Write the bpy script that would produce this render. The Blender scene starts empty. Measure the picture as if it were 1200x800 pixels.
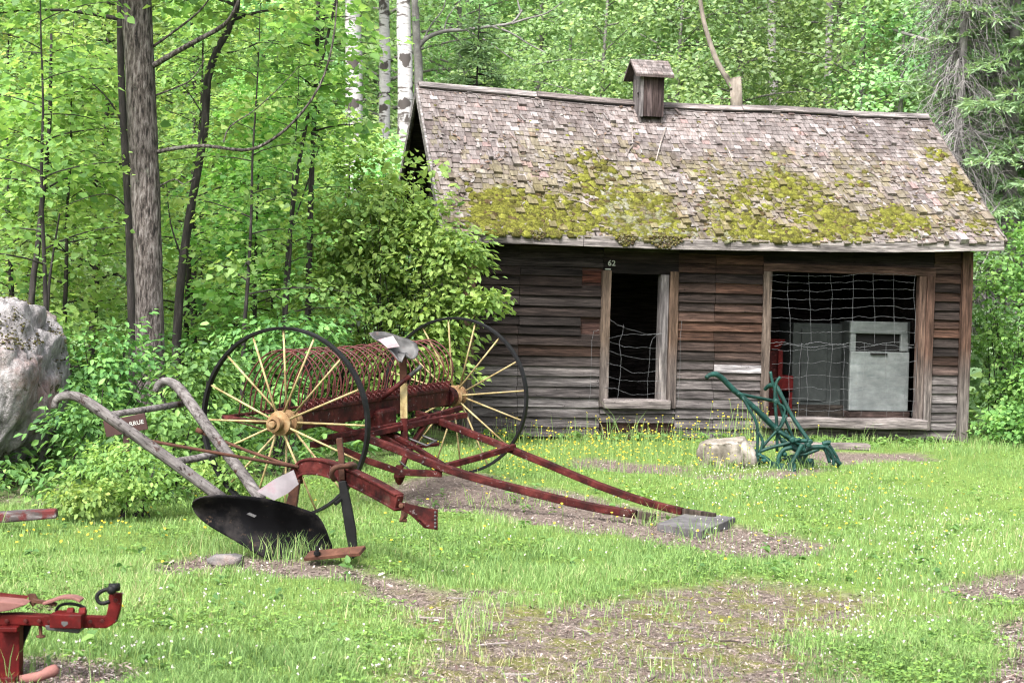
import bpy, math, random
import numpy as np
from mathutils import Vector, Matrix

RNG = np.random.default_rng(7)
random.seed(7)
scene = bpy.context.scene
COL = scene.collection

# ------------------------------------------------------------------ camera
CAM = np.array([0.0, 0.0, 1.6])
FPX = 2000.0
PITCH = math.radians(1.375)
ROLL = 0.026
_F = np.array([0, math.cos(PITCH), -math.sin(PITCH)])
_R0 = np.array([1.0, 0, 0])
_U0 = np.array([0, math.sin(PITCH), math.cos(PITCH)])
_R = math.cos(ROLL) * _R0 + math.sin(ROLL) * _U0
_U = -math.sin(ROLL) * _R0 + math.cos(ROLL) * _U0


def ray(px, py):
    return _F + (px - 600.0) / FPX * _R - (py - 400.0) / FPX * _U


def P(px, py, d):
    """point seen at a place in the photo, d metres away"""
    return CAM + ray(px, py) * d


def PL(pts, d=None):
    return [P(p[0], p[1], p[2] if len(p) > 2 else d) for p in pts]


def on_plane(px, py, p0, n):
    r = ray(px, py)
    p0 = np.asarray(p0, float); n = np.asarray(n, float)
    return CAM + r * (np.dot(p0 - CAM, n) / np.dot(r, n))


def G0(px, py, z=0.0):
    r = ray(px, py)
    return CAM + r * ((z - CAM[2]) / r[2])


# ------------------------------------------------------------------ noise / terrain
def vnoise(x, y, seed=0):
    x = np.asarray(x, float); y = np.asarray(y, float)
    xi = np.floor(x).astype(np.int64); yi = np.floor(y).astype(np.int64)
    xf = x - xi; yf = y - yi
    xf = xf * xf * (3 - 2 * xf); yf = yf * yf * (3 - 2 * yf)

    def h(a, b):
        n = (a * 374761393 + b * 668265263 + seed * 1442695041) & 0xFFFFFFFF
        n = ((n ^ (n >> 13)) * 1274126177) & 0xFFFFFFFF
        return ((n ^ (n >> 16)) & 0xFFFF) / 65535.0
    a = h(xi, yi); b = h(xi + 1, yi); c = h(xi, yi + 1); d = h(xi + 1, yi + 1)
    return (a * (1 - xf) + b * xf) * (1 - yf) + (c * (1 - xf) + d * xf) * yf


def fbm(x, y, seed=0, oct=4):
    s = 0; a = 0.5; f = 1.0
    for k in range(oct):
        s = s + a * vnoise(np.asarray(x) * f, np.asarray(y) * f, seed + k * 17)
        a *= 0.5; f *= 2.03
    return s


def sstep(a, b, x):
    t = np.clip((np.asarray(x, float) - a) / (b - a), 0, 1)
    return t * t * (3 - 2 * t)


def HGT(x, y):
    x = np.asarray(x, float); y = np.asarray(y, float)
    z = (fbm(x * 0.9, y * 0.9, 3, 3) - 0.45) * 0.07
    z = z + 0.10 * np.exp(-(((x + 0.5) / 0.7) ** 2 + ((y - 14.9) / 0.8) ** 2))
    z = z + 0.05 * np.exp(-(((x + 1.2) / 0.6) ** 2 + ((y - 10.45) / 0.4) ** 2))
    z = z + 0.25 * sstep(-2.2, -5.5, x) * sstep(12.5, 16.5, y)
    hut = np.exp(-(np.maximum(0, np.abs(x - 2.3) - 3.6) ** 2 + np.maximum(0, np.abs(y - 22) - 2.6) ** 2) / 0.6)
    s = np.maximum(0, y - 24.5)
    rise = 0.10 * s * sstep(0, 12, s) + 0.13 * np.maximum(0, s - 10)
    s2 = np.maximum(0, -x - 7) * sstep(12, 20, y)
    rise = rise + 0.12 * s2
    return z * (1 - hut) + rise


def hz(x, y):
    return float(HGT(x, y))


def G(px, py):
    p = G0(px, py)
    for _ in range(4):
        p = G0(px, py, hz(p[0], p[1]))
    return p


def poly_world(pts):
    return np.array([G0(a, b)[:2] for a, b in pts])


def poly_sd(poly, x, y):
    """signed distance to a polygon, negative inside"""
    d2 = np.full(x.shape, 1e9); inside = np.zeros(x.shape, bool)
    n = len(poly)
    for i in range(n):
        ax, ay = poly[i]; bx, by = poly[(i + 1) % n]
        ex, ey = bx - ax, by - ay
        t = np.clip(((x - ax) * ex + (y - ay) * ey) / (ex * ex + ey * ey + 1e-12), 0, 1)
        d2 = np.minimum(d2, (x - ax - t * ex) ** 2 + (y - ay - t * ey) ** 2)
        c = ((ay > y) != (by > y)) & (x < (bx - ax) * (y - ay) / (by - ay + 1e-12) + ax)
        inside ^= c
    return np.where(inside, -1, 1) * np.sqrt(d2)


CHIPS = [poly_world(p) for p in (
    [(425, 572), (560, 566), (640, 577), (700, 582), (770, 598), (870, 614), (968, 632), (945, 647), (860, 650), (760, 637), (640, 615), (560, 603), (470, 592)],
    [(150, 668), (250, 648), (300, 655), (420, 662), (470, 672), (560, 688), (560, 716), (470, 700), (400, 680), (300, 672)],
    [(-60, 762), (95, 765), (150, 785), (120, 830), (-60, 830)],
    [(1135, 722), (1260, 708), (1260, 860), (1175, 860), (1150, 770)],
    [(1085, 690), (1260, 664), (1260, 700), (1130, 708)],
    [(930, 527), (1085, 529), (1105, 538), (1000, 543), (950, 541)],
    [(690, 536), (800, 545), (790, 556), (680, 548)],
    [(800, 556), (960, 549), (930, 560), (830, 562)],
)]
MOSSY = [poly_world(p) for p in (
    [(425, 676), (500, 686), (620, 698), (760, 690), (900, 682), (1005, 700), (1025, 740), (985, 800), (970, 870), (545, 870), (510, 775), (470, 730)],
)]
FOREST = [poly_world(p) for p in (
    [(-400, 470), (-400, 596), (60, 592), (180, 590), (235, 575), (300, 560), (420, 555), (470, 530), (530, 512), (548, 508), (520, 470), (480, 430), (480, 420), (-200, 420)],
)]
DRY = [poly_world(p) for p in (
    [(1040, 575), (1130, 560), (1260, 560), (1260, 600), (1100, 600)],
    [(480, 700), (560, 720), (580, 790), (500, 800), (450, 740)],
)]


def region(polys, x, y, w=0.12, amp=0.35, fr=2.2, seed=5):
    x = np.asarray(x, float); y = np.asarray(y, float)
    sd = np.full(x.shape, 1e9)
    for p in polys:
        sd = np.minimum(sd, poly_sd(p, x, y))
    sd = sd + (fbm(x * fr, y * fr, seed, 4) - 0.47) * amp * 2
    return sstep(w, -w, sd)


# ------------------------------------------------------------------ tagging
def tag(o, label=None, cat=None, group=None, kind=None):
    if label: o['label'] = label
    if cat: o['category'] = cat
    if group: o['group'] = group
    if kind: o['kind'] = kind
    return o


def thing(name, label, cat, loc=(0, 0, 0), rz=0.0, group=None):
    o = bpy.data.objects.new(name, None)
    COL.objects.link(o)
    o.location = [float(c) for c in loc]
    o.rotation_euler = (0, 0, rz)
    o.empty_display_size = 0.2
    o.matrix_world = Matrix.Translation(Vector([float(c) for c in loc])) @ Matrix.Rotation(rz, 4, 'Z')
    return tag(o, label, cat, group)


def wmat(o):
    m = o.matrix_basis.copy()
    while o.parent is not None:
        o = o.parent; m = o.matrix_basis @ m
    return m


def text_mesh(name, body, size, mat, parent, matrix, align='LEFT', extrude=0.002, offset=0.001, spacing=1.0):
    cu = bpy.data.curves.new(name, 'FONT'); cu.body = body; cu.size = size; cu.extrude = extrude; cu.offset = offset; cu.space_character = spacing
    cu.align_x = align; cu.align_y = 'CENTER' if align == 'CENTER' else 'TOP_BASELINE'
    t = bpy.data.objects.new(name, cu); COL.objects.link(t)
    dg = bpy.context.evaluated_depsgraph_get()
    me = bpy.data.meshes.new_from_object(t.evaluated_get(dg)); me.name = name
    bpy.data.objects.remove(t); me.materials.clear(); me.materials.append(mat)
    o = bpy.data.objects.new(name, me); COL.objects.link(o); o.parent = parent; o.matrix_local = matrix
    return o


def dup(root, kids, loc, rz=0.0, scale=1.0, label=None, group=None):
    """a copy of a thing together with copies of its parts"""
    r = root.copy(); COL.objects.link(r)
    r.location = loc; r.rotation_euler = (0, 0, rz); r.scale = (scale,) * 3 if not hasattr(scale, '__len__') else scale
    if label: r['label'] = label
    if group: r['group'] = group
    for k in kids:
        c = k.copy(); COL.objects.link(c); c.parent = r
    return r


# ------------------------------------------------------------------ mesh builder
def jit(c, a=0.8, b=1.2):
    k = random.uniform(a, b)
    return tuple(k * x for x in c)


def V3(p):
    return np.asarray(p, float)


def unit(v):
    v = V3(v); n = np.linalg.norm(v)
    return v / n if n > 1e-9 else v


class MB:
    def __init__(s):
        s.v = []; s.f = []; s.c = []; s.m = []

    def add(s, verts, faces, tone=(1, 1, 1), mi=0):
        b = len(s.v)
        s.v.extend([tuple(map(float, p)) for p in verts])
        s.c.extend([tone] * len(verts))
        s.f.extend([tuple(b + i for i in f) for f in faces])
        s.m.extend([mi] * len(faces))
        return s

    def hexa(s, q, tone=(1, 1, 1), mi=0):
        """8 points: bottom loop 0-3, top loop 4-7"""
        return s.add(q, [(3, 2, 1, 0), (4, 5, 6, 7), (0, 1, 5, 4), (1, 2, 6, 5), (2, 3, 7, 6), (3, 0, 4, 7)], tone, mi)

    def box(s, lo, hi, tone=(1, 1, 1), jit=0.0, mi=0):
        x0, y0, z0 = lo; x1, y1, z1 = hi
        q = [(x0, y0, z0), (x1, y0, z0), (x1, y1, z0), (x0, y1, z0), (x0, y0, z1), (x1, y0, z1), (x1, y1, z1), (x0, y1, z1)]
        if jit: q = [tuple(c + random.uniform(-jit, jit) for c in p) for p in q]
        return s.hexa(q, tone, mi)

    def beam(s, p0, p1, w, h, up=(0, 0, 1), tone=(1, 1, 1), w1=None, h1=None, mi=0):
        p0 = V3(p0); p1 = V3(p1); t = unit(p1 - p0)
        side = unit(np.cross(t, V3(up)))
        upv = np.cross(side, t)
        w1 = w if w1 is None else w1; h1 = h if h1 is None else h1
        q = []
        for (p, a, b) in ((p0, w, h), (p1, w1, h1)):
            q += [p - side * a / 2 - upv * b / 2, p + side * a / 2 - upv * b / 2, p + side * a / 2 + upv * b / 2, p - side * a / 2 + upv * b / 2]
        return s.hexa(q, tone, mi)

    def bar(s, pts, w, h, up=(0, 0, 1), tone=(1, 1, 1), mi=0):
        """rectangular bar along a polyline, mitred"""
        pts = [V3(p) for p in pts]; n = len(pts)
        ws = w if hasattr(w, '__len__') else [w] * n
        hs = h if hasattr(h, '__len__') else [h] * n
        rings = []
        for i, p in enumerate(pts):
            t = unit((pts[min(i + 1, n - 1)] - p)) + unit(p - pts[max(i - 1, 0)])
            t = unit(t); side = unit(np.cross(t, V3(up))); u = np.cross(side, t)
            a, b = ws[i], hs[i]
            rings += [p - side * a / 2 - u * b / 2, p + side * a / 2 - u * b / 2, p + side * a / 2 + u * b / 2, p - side * a / 2 + u * b / 2]
        f = []
        for i in range(n - 1):
            for k in range(4):
                a = i * 4 + k; b = i * 4 + (k + 1) % 4
                f.append((a, b, b + 4, a + 4))
        f += [(3, 2, 1, 0), tuple((n - 1) * 4 + k for k in range(4))]
        return s.add(rings, f, tone, mi)

    def tube(s, pts, rad, n=8, tone=(1, 1, 1), caps=True, mi=0, closed=False, jit=0.0):
        pts = [V3(p) for p in pts]; m = len(pts)
        rads = rad if hasattr(rad, '__len__') else [rad] * m
        ring = []
        prev = None
        for i, p in enumerate(pts):
            if closed:
                t = unit(pts[(i + 1) % m] - pts[i - 1])
            else:
                t = unit(pts[min(i + 1, m - 1)] - pts[max(i - 1, 0)])
            if prev is None:
                a = np.array([0, 0, 1.0]) if abs(t[2]) < 0.9 else np.array([1.0, 0, 0])
                x = unit(np.cross(a, t))
            else:
                x = unit(prev - t * np.dot(prev, t))
            prev = x; y = np.cross(t, x)
            for k in range(n):
                an = 2 * math.pi * k / n
                r = rads[i] * (1 + (random.uniform(-jit, jit) if jit else 0))
                ring.append(p + (x * math.cos(an) + y * math.sin(an)) * r)
        f = []
        for i in range(m if closed else m - 1):
            j = (i + 1) % m
            for k in range(n):
                f.append((i * n + k, i * n + (k + 1) % n, j * n + (k + 1) % n, j * n + k))
        if caps and not closed:
            f.append(tuple(range(n - 1, -1, -1))); f.append(tuple((m - 1) * n + k for k in range(n)))
        return s.add(ring, f, tone, mi)

    def lathe(s, c, axis, prof, n=16, tone=(1, 1, 1), mi=0, caps=True):
        """prof: (distance along the axis, radius)"""
        c = V3(c); t = unit(axis)
        a = np.array([0, 0, 1.0]) if abs(t[2]) < 0.9 else np.array([1.0, 0, 0])
        x = unit(np.cross(a, t)); y = np.cross(t, x); v = []
        for (h, r) in prof:
            for k in range(n):
                an = 2 * math.pi * k / n
                v.append(c + t * h + (x * math.cos(an) + y * math.sin(an)) * r)
        f = []
        for i in range(len(prof) - 1):
            for k in range(n):
                f.append((i * n + k, i * n + (k + 1) % n, (i + 1) * n + (k + 1) % n, (i + 1) * n + k))
        if caps:
            f.append(tuple(range(n - 1, -1, -1))); f.append(tuple((len(prof) - 1) * n + k for k in range(n)))
        return s.add(v, f, tone, mi)

    def plate(s, outline, thick, tone=(1, 1, 1), mi=0):
        """flat polygon (3-D points) given a thickness (vector)"""
        o = [V3(p) for p in outline]; n = len(o); t = V3(thick)
        v = o + [p + t for p in o]
        f = [tuple(range(n - 1, -1, -1)), tuple(range(n, 2 * n))]
        for i in range(n):
            j = (i + 1) % n
            f.append((i, j, n + j, n + i))
        return s.add(v, f, tone, mi)

    def build(s, name, mat, parent=None, local=False, loc=None, smooth=False, bevel=0.0, subs=0):
        me = bpy.data.meshes.new(name)
        v = np.array(s.v, float)
        if parent is not None and not local:
            M = np.array(wmat(parent).inverted())
            v = v @ M[:3, :3].T + M[:3, 3]
        if loc is not None:
            v = v - V3(loc)
        me.from_pydata([tuple(p) for p in v], [], s.f)
        for m in (mat if isinstance(mat, (list, tuple)) else [mat]):
            me.materials.append(m)
        if any(s.m):
            me.polygons.foreach_set('material_index', s.m)
        ca = me.attributes.new('col', 'FLOAT_COLOR', 'POINT')
        cc = np.ones((len(s.c), 4), np.float32); cc[:, :3] = np.array(s.c, np.float32)
        ca.data.foreach_set('color', cc.ravel())
        if smooth:
            me.polygons.foreach_set('use_smooth', [True] * len(me.polygons))
        me.update()
        import bmesh
        bm = bmesh.new(); bm.from_mesh(me)
        bmesh.ops.recalc_face_normals(bm, faces=bm.faces)
        bm.to_mesh(me); bm.free()
        o = bpy.data.objects.new(name, me)
        COL.objects.link(o)
        if parent is not None:
            o.parent = parent
        if loc is not None:
            o.location = [float(c) for c in loc]
        if bevel:
            b = o.modifiers.new('edge', 'BEVEL'); b.width = bevel; b.segments = 2; b.limit_method = 'ANGLE'
        if subs:
            b = o.modifiers.new('smooth', 'SUBSURF'); b.levels = subs; b.render_levels = subs
        return o


# ------------------------------------------------------------------ leaves
LEAF_SHAPES = {
    # rows of (t, half width) for the two side points
    'oval': ((0.3, 0.27), (0.72, 0.20)),
    'maple': ((0.30, 0.46), (0.62, 0.36)),
    'long': ((0.3, 0.16), (0.7, 0.13)),
    'needle': ((0.3, 0.11), (0.7, 0.09)),
}


def raw_mesh(name, verts, quads, tone=None, mat=None, tris=None):
    me = bpy.data.meshes.new(name)
    nv = len(verts); nq = len(quads) if quads is not None else 0; nt = len(tris) if tris is not None else 0
    me.vertices.add(nv)
    me.vertices.foreach_set('co', np.asarray(verts, np.float32).ravel())
    loops = []
    if nq: loops.append(np.asarray(quads, np.int32).ravel())
    if nt: loops.append(np.asarray(tris, np.int32).ravel())
    loops = np.concatenate(loops)
    me.loops.add(len(loops))
    me.loops.foreach_set('vertex_index', loops)
    me.polygons.add(nq + nt)
    starts = np.concatenate([np.arange(nq) * 4, nq * 4 + np.arange(nt) * 3]).astype(np.int32)
    me.polygons.foreach_set('loop_start', starts)
    try:
        tot = np.concatenate([np.full(nq, 4), np.full(nt, 3)]).astype(np.int32)
        me.polygons.foreach_set('loop_total', tot)
    except Exception:
        pass
    if tone is not None:
        a = me.attributes.new('tone', 'FLOAT', 'POINT')
        a.data.foreach_set('value', np.asarray(tone, np.float32))
    if mat is not None:
        me.materials.append(mat)
    me.update(calc_edges=True)
    me.validate()
    return me


def nrmz(a):
    return a / np.maximum(np.linalg.norm(a, axis=1, keepdims=True), 1e-9)


def leaf_arrays(pos, nrm, axis, size, shape='oval', fold=0.25, droop=0.15):
    n = len(pos)
    nrm = nrmz(nrm); axis = nrmz(axis - nrm * np.sum(axis * nrm, 1, keepdims=True))
    side = np.cross(nrm, axis)
    s = size[:, None]
    (t1, w1), (t2, w2) = LEAF_SHAPES[shape]
    v = np.empty((n, 6, 3))
    v[:, 0] = pos
    v[:, 1] = pos + s * (axis * t1 + side * w1 + nrm * fold * w1)
    v[:, 2] = pos + s * (axis * t2 + side * w2 + nrm * (fold * w2 - droop * 0.5))
    v[:, 3] = pos + s * (axis - nrm * droop)
    v[:, 4] = pos + s * (axis * t2 - side * w2 + nrm * (fold * w2 - droop * 0.5))
    v[:, 5] = pos + s * (axis * t1 - side * w1 + nrm * fold * w1)
    b = (np.arange(n) * 6)[:, None]
    q = np.concatenate([b + np.array([[0, 1, 2, 3]]), b + np.array([[0, 3, 4, 5]])], 1).reshape(-1, 4)
    return v.reshape(-1, 3), q


class Leaves:
    def __init__(s):
        s.p = []; s.n = []; s.a = []; s.s = []; s.t = []

    def add(s, pos, nrm, axis, size, tone):
        s.p.append(pos); s.n.append(nrm); s.a.append(axis); s.s.append(size); s.t.append(tone)

    def count(s):
        return sum(len(x) for x in s.s)

    def mesh(s, name, mat, shape='oval', fold=0.25, droop=0.15):
        pos = np.concatenate(s.p); tone = np.concatenate(s.t)
        v, q = leaf_arrays(pos, np.concatenate(s.n), np.concatenate(s.a), np.concatenate(s.s), shape, fold, droop)
        return raw_mesh(name, v, q, np.repeat(tone, 6), mat)


def mesh_obj(name, me, parent=None, loc=None):
    o = bpy.data.objects.new(name, me); COL.objects.link(o)
    if parent is not None: o.parent = parent
    if loc is not None: o.location = [float(c) for c in loc]
    return o


# ------------------------------------------------------------------ materials
def new_mat(name):
    m = bpy.data.materials.new(name); m.use_nodes = True
    nt = m.node_tree; nt.nodes.clear()
    out = nt.nodes.new('ShaderNodeOutputMaterial')
    return m, nt, out


def N(nt, t, **kw):
    n = nt.nodes.new(t)
    for k, v in kw.items():
        if k in n.inputs: n.inputs[k].default_value = v
        else: setattr(n, k, v)
    return n


def ramp(nt, fac, stops):
    r = nt.nodes.new('ShaderNodeValToRGB'); e = r.color_ramp.elements
    while len(e) > 1: e.remove(e[-1])
    for i, (p, c) in enumerate(stops):
        el = e[0] if i == 0 else e.new(p)
        el.position = p; el.color = (*c, 1)
    nt.links.new(fac, r.inputs[0])
    return r.outputs[0]


def mixc(nt, fac, a, b, mode='MIX'):
    m = nt.nodes.new('ShaderNodeMix'); m.data_type = 'RGBA'; m.blend_type = mode
    ins = [i for i in m.inputs if i.type == 'RGBA']
    if isinstance(fac, float): m.inputs[0].default_value = fac
    else: nt.links.new(fac, m.inputs[0])
    for s, x in zip(ins, (a, b)):
        if isinstance(x, tuple): s.default_value = (*x, 1)
        else: nt.links.new(x, s)
    return [o for o in m.outputs if o.type == 'RGBA'][0]


def surf_mat(name, stops, scale=8.0, stretch=(1, 1, 1), rough=0.8, bump=0.3, detail=6.0, col=False,
             patch=None, fine=None, metal=0.0, spec=0.3, bdist=0.01, rot=(0, 0, 0), gain=0.5, streak=((2.6, 2.6, 2.6), 0.6, 1.3)):
    """weathered surface: stretched noise through a ramp, an optional second colour in patches, optional fine specks"""
    m, nt, out = new_mat(name); L = nt.links.new
    k_ = gain
    stops = [(q, tuple(c * k_ for c in col_)) for q, col_ in stops]
    if patch: patch = (tuple(c * k_ for c in patch[0]),) + patch[1:]
    if fine: fine = (tuple(c * k_ for c in fine[0]),) + fine[1:]
    tc = N(nt, 'ShaderNodeTexCoord'); mp = N(nt, 'ShaderNodeMapping')
    mp.inputs['Scale'].default_value = stretch; mp.inputs['Rotation'].default_value = rot
    if any(rot):
        mp.vector_type = 'TEXTURE'; mp.inputs['Scale'].default_value = tuple(1.0 / x for x in stretch)
    L(tc.outputs['Object'], mp.inputs[0])
    no = N(nt, 'ShaderNodeTexNoise', Scale=scale, Detail=detail, Roughness=0.65)
    L(mp.outputs[0], no.inputs['Vector'])
    c = ramp(nt, no.outputs[0], stops)
    if patch:
        pcol, psc, lo, hi = patch
        pn = N(nt, 'ShaderNodeTexNoise', Scale=psc, Detail=8.0, Roughness=0.7)
        L(tc.outputs['Object'], pn.inputs['Vector'])
        f = ramp(nt, pn.outputs[0], [(lo, (0, 0, 0)), (hi, (1, 1, 1))])
        c = mixc(nt, f, c, pcol)
    if fine:
        fcol, fsc, lo, hi = fine
        pn = N(nt, 'ShaderNodeTexNoise', Scale=fsc, Detail=4.0, Roughness=0.8)
        L(tc.outputs['Object'], pn.inputs['Vector'])
        f = ramp(nt, pn.outputs[0], [(lo, (0, 0, 0)), (hi, (1, 1, 1))])
        c = mixc(nt, f, c, fcol)
    if streak:
        ms = N(nt, 'ShaderNodeMapping'); ms.inputs['Scale'].default_value = streak[0]
        L(tc.outputs['Object'], ms.inputs[0])
        gn = N(nt, 'ShaderNodeTexNoise', Scale=1.0, Detail=7.0, Roughness=0.7); L(ms.outputs[0], gn.inputs['Vector'])
        g = ramp(nt, gn.outputs[0], [(0.32, (streak[1],) * 3), (0.5, (0.85,) * 3), (0.68, (streak[2],) * 3)])
        c = mixc(nt, 1.0, c, g, 'MULTIPLY')
    if col:
        at = N(nt, 'ShaderNodeAttribute', attribute_name='col')
        c = mixc(nt, 1.0, c, at.outputs['Color'], 'MULTIPLY')
    b = N(nt, 'ShaderNodeBsdfPrincipled', Roughness=rough, Metallic=metal)
    b.inputs['Specular IOR Level'].default_value = spec
    L(c, b.inputs['Base Color'])
    if bump:
        bp = N(nt, 'ShaderNodeBump', Strength=bump, Distance=bdist)
        L(no.outputs[0], bp.inputs['Height']); L(bp.outputs[0], b.inputs['Normal'])
    L(b.outputs[0], out.inputs[0])
    return m


def leaf_mat(name, stops, trans=0.4, objvar=0.25, tcol=(1.15, 1.12, 0.75), rough=0.55, gain=1.0, spec=0.25):
    m, nt, out = new_mat(name); L = nt.links.new
    at = N(nt, 'ShaderNodeAttribute', attribute_name='tone')
    c = ramp(nt, at.outputs['Fac'], stops)
    oi = N(nt, 'ShaderNodeObjectInfo')
    hsv = N(nt, 'ShaderNodeHueSaturation')
    mr = N(nt, 'ShaderNodeMapRange'); mr.inputs['To Min'].default_value = 0.5 - 0.03; mr.inputs['To Max'].default_value = 0.5 + 0.025
    L(oi.outputs['Random'], mr.inputs['Value']); L(mr.outputs[0], hsv.inputs['Hue'])
    mv = N(nt, 'ShaderNodeMapRange'); mv.inputs['To Min'].default_value = gain * (1 - objvar); mv.inputs['To Max'].default_value = gain * (1 + objvar)
    L(oi.outputs['Random'], mv.inputs['Value']); L(mv.outputs[0], hsv.inputs['Value'])
    L(c, hsv.inputs['Color']); c = hsv.outputs[0]
    b = N(nt, 'ShaderNodeBsdfPrincipled', Roughness=rough)
    b.inputs['Specular IOR Level'].default_value = spec
    L(c, b.inputs['Base Color'])
    tr = N(nt, 'ShaderNodeBsdfTranslucent')
    L(mixc(nt, 1.0, c, tcol, 'MULTIPLY'), tr.inputs['Color'])
    mx = N(nt, 'ShaderNodeMixShader', Fac=trans)
    L(b.outputs[0], mx.inputs[1]); L(tr.outputs[0], mx.inputs[2]); L(mx.outputs[0], out.inputs[0])
    return m


M = {}
WOOD_STOPS = [(0.3, (0.25, 0.25, 0.25)), (0.45, (0.62, 0.6, 0.6)), (0.55, (0.95, 0.93, 0.92)), (0.7, (1.5, 1.47, 1.45))]
M['board'] = surf_mat('weathered board', WOOD_STOPS, scale=3.0, stretch=(1.3, 9, 16), rough=0.9, bump=0.9, col=True, bdist=0.012,
                      fine=((0.03, 0.025, 0.025), 14.0, 0.64, 0.72), spec=0.1, streak=((1.1, 8.0, 15.0), 0.3, 1.75), gain=0.55)
M['post'] = surf_mat('weathered post', WOOD_STOPS, scale=3.0, stretch=(14, 14, 1.2), rough=0.9, bump=0.7, col=True, bdist=0.01, spec=0.1, streak=((14, 14, 1.3), 0.4, 1.5))
M['shingle'] = surf_mat('old shingle', [(0.3, (0.5, 0.48, 0.48)), (0.5, (0.9, 0.88, 0.885)), (0.7, (1.25, 1.23, 1.235))], scale=6.0, stretch=(7, 1.2, 1.2), rough=0.95, bump=0.5, gain=0.70, streak=((9, 3, 3), 0.6, 1.25),
                        col=True, bdist=0.006, spec=0.1, fine=((0.40, 0.40, 0.37), 26.0, 0.64, 0.7))
M['moss'] = surf_mat('roof moss', gain=0.5, streak=((14, 14, 14), 0.7, 1.25), stops= [(0.3, (0.55, 0.55, 0.55)), (0.5, (1, 1, 1)), (0.7, (1.5, 1.5, 1.4))], scale=30, rough=1.0, bump=1.0, col=True, bdist=0.02, spec=0.05)
M['redrust'] = surf_mat('old red paint', [(0.3, (0.05, 0.008, 0.008)), (0.5, (0.115, 0.016, 0.015)), (0.65, (0.15, 0.03, 0.026))], scale=9, rough=0.65, bump=0.25, gain=0.30, streak=((9, 9, 9), 0.4, 1.5),
                        patch=((0.13, 0.065, 0.05), 5.0, 0.58, 0.68), fine=((0.45, 0.38, 0.38), 24.0, 0.62, 0.67), spec=0.12)
M['brightred'] = surf_mat('red paint', gain=0.19, stops= [(0.3, (0.19, 0.012, 0.013)), (0.5, (0.30, 0.018, 0.018)), (0.7, (0.36, 0.035, 0.03))], scale=9, rough=0.6, bump=0.15,
                          patch=((0.13, 0.04, 0.035), 6.0, 0.57, 0.65), fine=((0.42, 0.34, 0.33), 34.0, 0.655, 0.70), spec=0.10, streak=((12, 12, 12), 0.5, 1.35))
M['pinkred'] = surf_mat('faded red paint', gain=0.36, stops= [(0.3, (0.30, 0.11, 0.095)), (0.6, (0.42, 0.19, 0.165))], scale=12, rough=0.8, bump=0.2)
M['rust'] = surf_mat('brown rust', gain=0.34, stops= [(0.3, (0.07, 0.025, 0.014)), (0.5, (0.15, 0.055, 0.03)), (0.7, (0.23, 0.10, 0.06))], scale=14, rough=0.9, bump=0.4)
M['black'] = surf_mat('black paint', [(0.3, (0.008, 0.008, 0.009)), (0.6, (0.022, 0.022, 0.024))], scale=8, rough=0.55, bump=0.1, gain=0.4,
                      fine=((0.07, 0.06, 0.055), 20.0, 0.66, 0.72), spec=0.10)
M['mould'] = surf_mat('moldboard steel', [(0.3, (0.004, 0.004, 0.005)), (0.6, (0.010, 0.010, 0.012))], scale=5, rough=0.7, bump=0.1,
                      patch=((0.075, 0.066, 0.064), 2.3, 0.47, 0.66), fine=((0.11, 0.075, 0.055), 17.0, 0.62, 0.70), spec=0.05)
M['cream'] = surf_mat('cream paint', gain=0.42, stops= [(0.3, (0.34, 0.23, 0.09)), (0.5, (0.60, 0.47, 0.22)), (0.7, (0.70, 0.58, 0.32))], scale=16, rough=0.65, bump=0.15,
                      patch=((0.30, 0.14, 0.06), 9.0, 0.58, 0.68))
M['hub'] = surf_mat('rusty cream hub', gain=0.36, stops= [(0.3, (0.22, 0.10, 0.04)), (0.5, (0.45, 0.26, 0.11)), (0.7, (0.62, 0.45, 0.25))], scale=22, rough=0.75, bump=0.3)
M['green'] = surf_mat('dark green paint', [(0.3, (0.008, 0.055, 0.045)), (0.6, (0.018, 0.10, 0.082))], scale=12, rough=0.55, bump=0.2, spec=0.2, streak=((14, 14, 14), 0.45, 1.5),
                      patch=((0.05, 0.11, 0.09), 8.0, 0.62, 0.74), gain=0.36)
M['granite'] = surf_mat('granite', gain=0.3, stops= [(0.25, (0.15, 0.14, 0.14)), (0.45, (0.33, 0.31, 0.31)), (0.55, (0.42, 0.39, 0.39)), (0.7, (0.56, 0.53, 0.53))], scale=4.5, rough=0.9, bump=0.9, bdist=0.04, detail=10,
                        patch=((0.40, 0.27, 0.23), 2.6, 0.52, 0.68), fine=((0.10, 0.095, 0.09), 16.0, 0.60, 0.68))
M['stone'] = surf_mat('field stone', [(0.3, (0.13, 0.11, 0.085)), (0.5, (0.30, 0.265, 0.225)), (0.7, (0.42, 0.385, 0.34))], scale=5, rough=0.95, bump=0.9, bdist=0.03, fine=((0.10, 0.09, 0.06), 14.0, 0.58, 0.66), streak=((6, 6, 6), 0.6, 1.3), gain=0.62)
M['slab'] = surf_mat('concrete slab', gain=0.38, stops= [(0.3, (0.13, 0.12, 0.12)), (0.5, (0.20, 0.19, 0.20)), (0.7, (0.30, 0.28, 0.28))], scale=10, rough=0.9, bump=0.4, patch=((0.09, 0.09, 0.05), 5.0, 0.58, 0.68))
M['handle'] = surf_mat('bleached wood with old red paint', [(0.32, (0.10, 0.086, 0.084)), (0.46, (0.28, 0.255, 0.25)), (0.66, (0.43, 0.40, 0.395))], scale=1.0, stretch=(5, 60, 60), rot=(0, math.radians(36), 0), rough=0.9, bump=0.8, gain=0.34, streak=((7, 7, 7), 0.55, 1.4), spec=0.08,
                       patch=((0.11, 0.055, 0.05), 9.0, 0.585, 0.63), fine=((0.06, 0.045, 0.045), 34.0, 0.56, 0.64), bdist=0.01)
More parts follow.
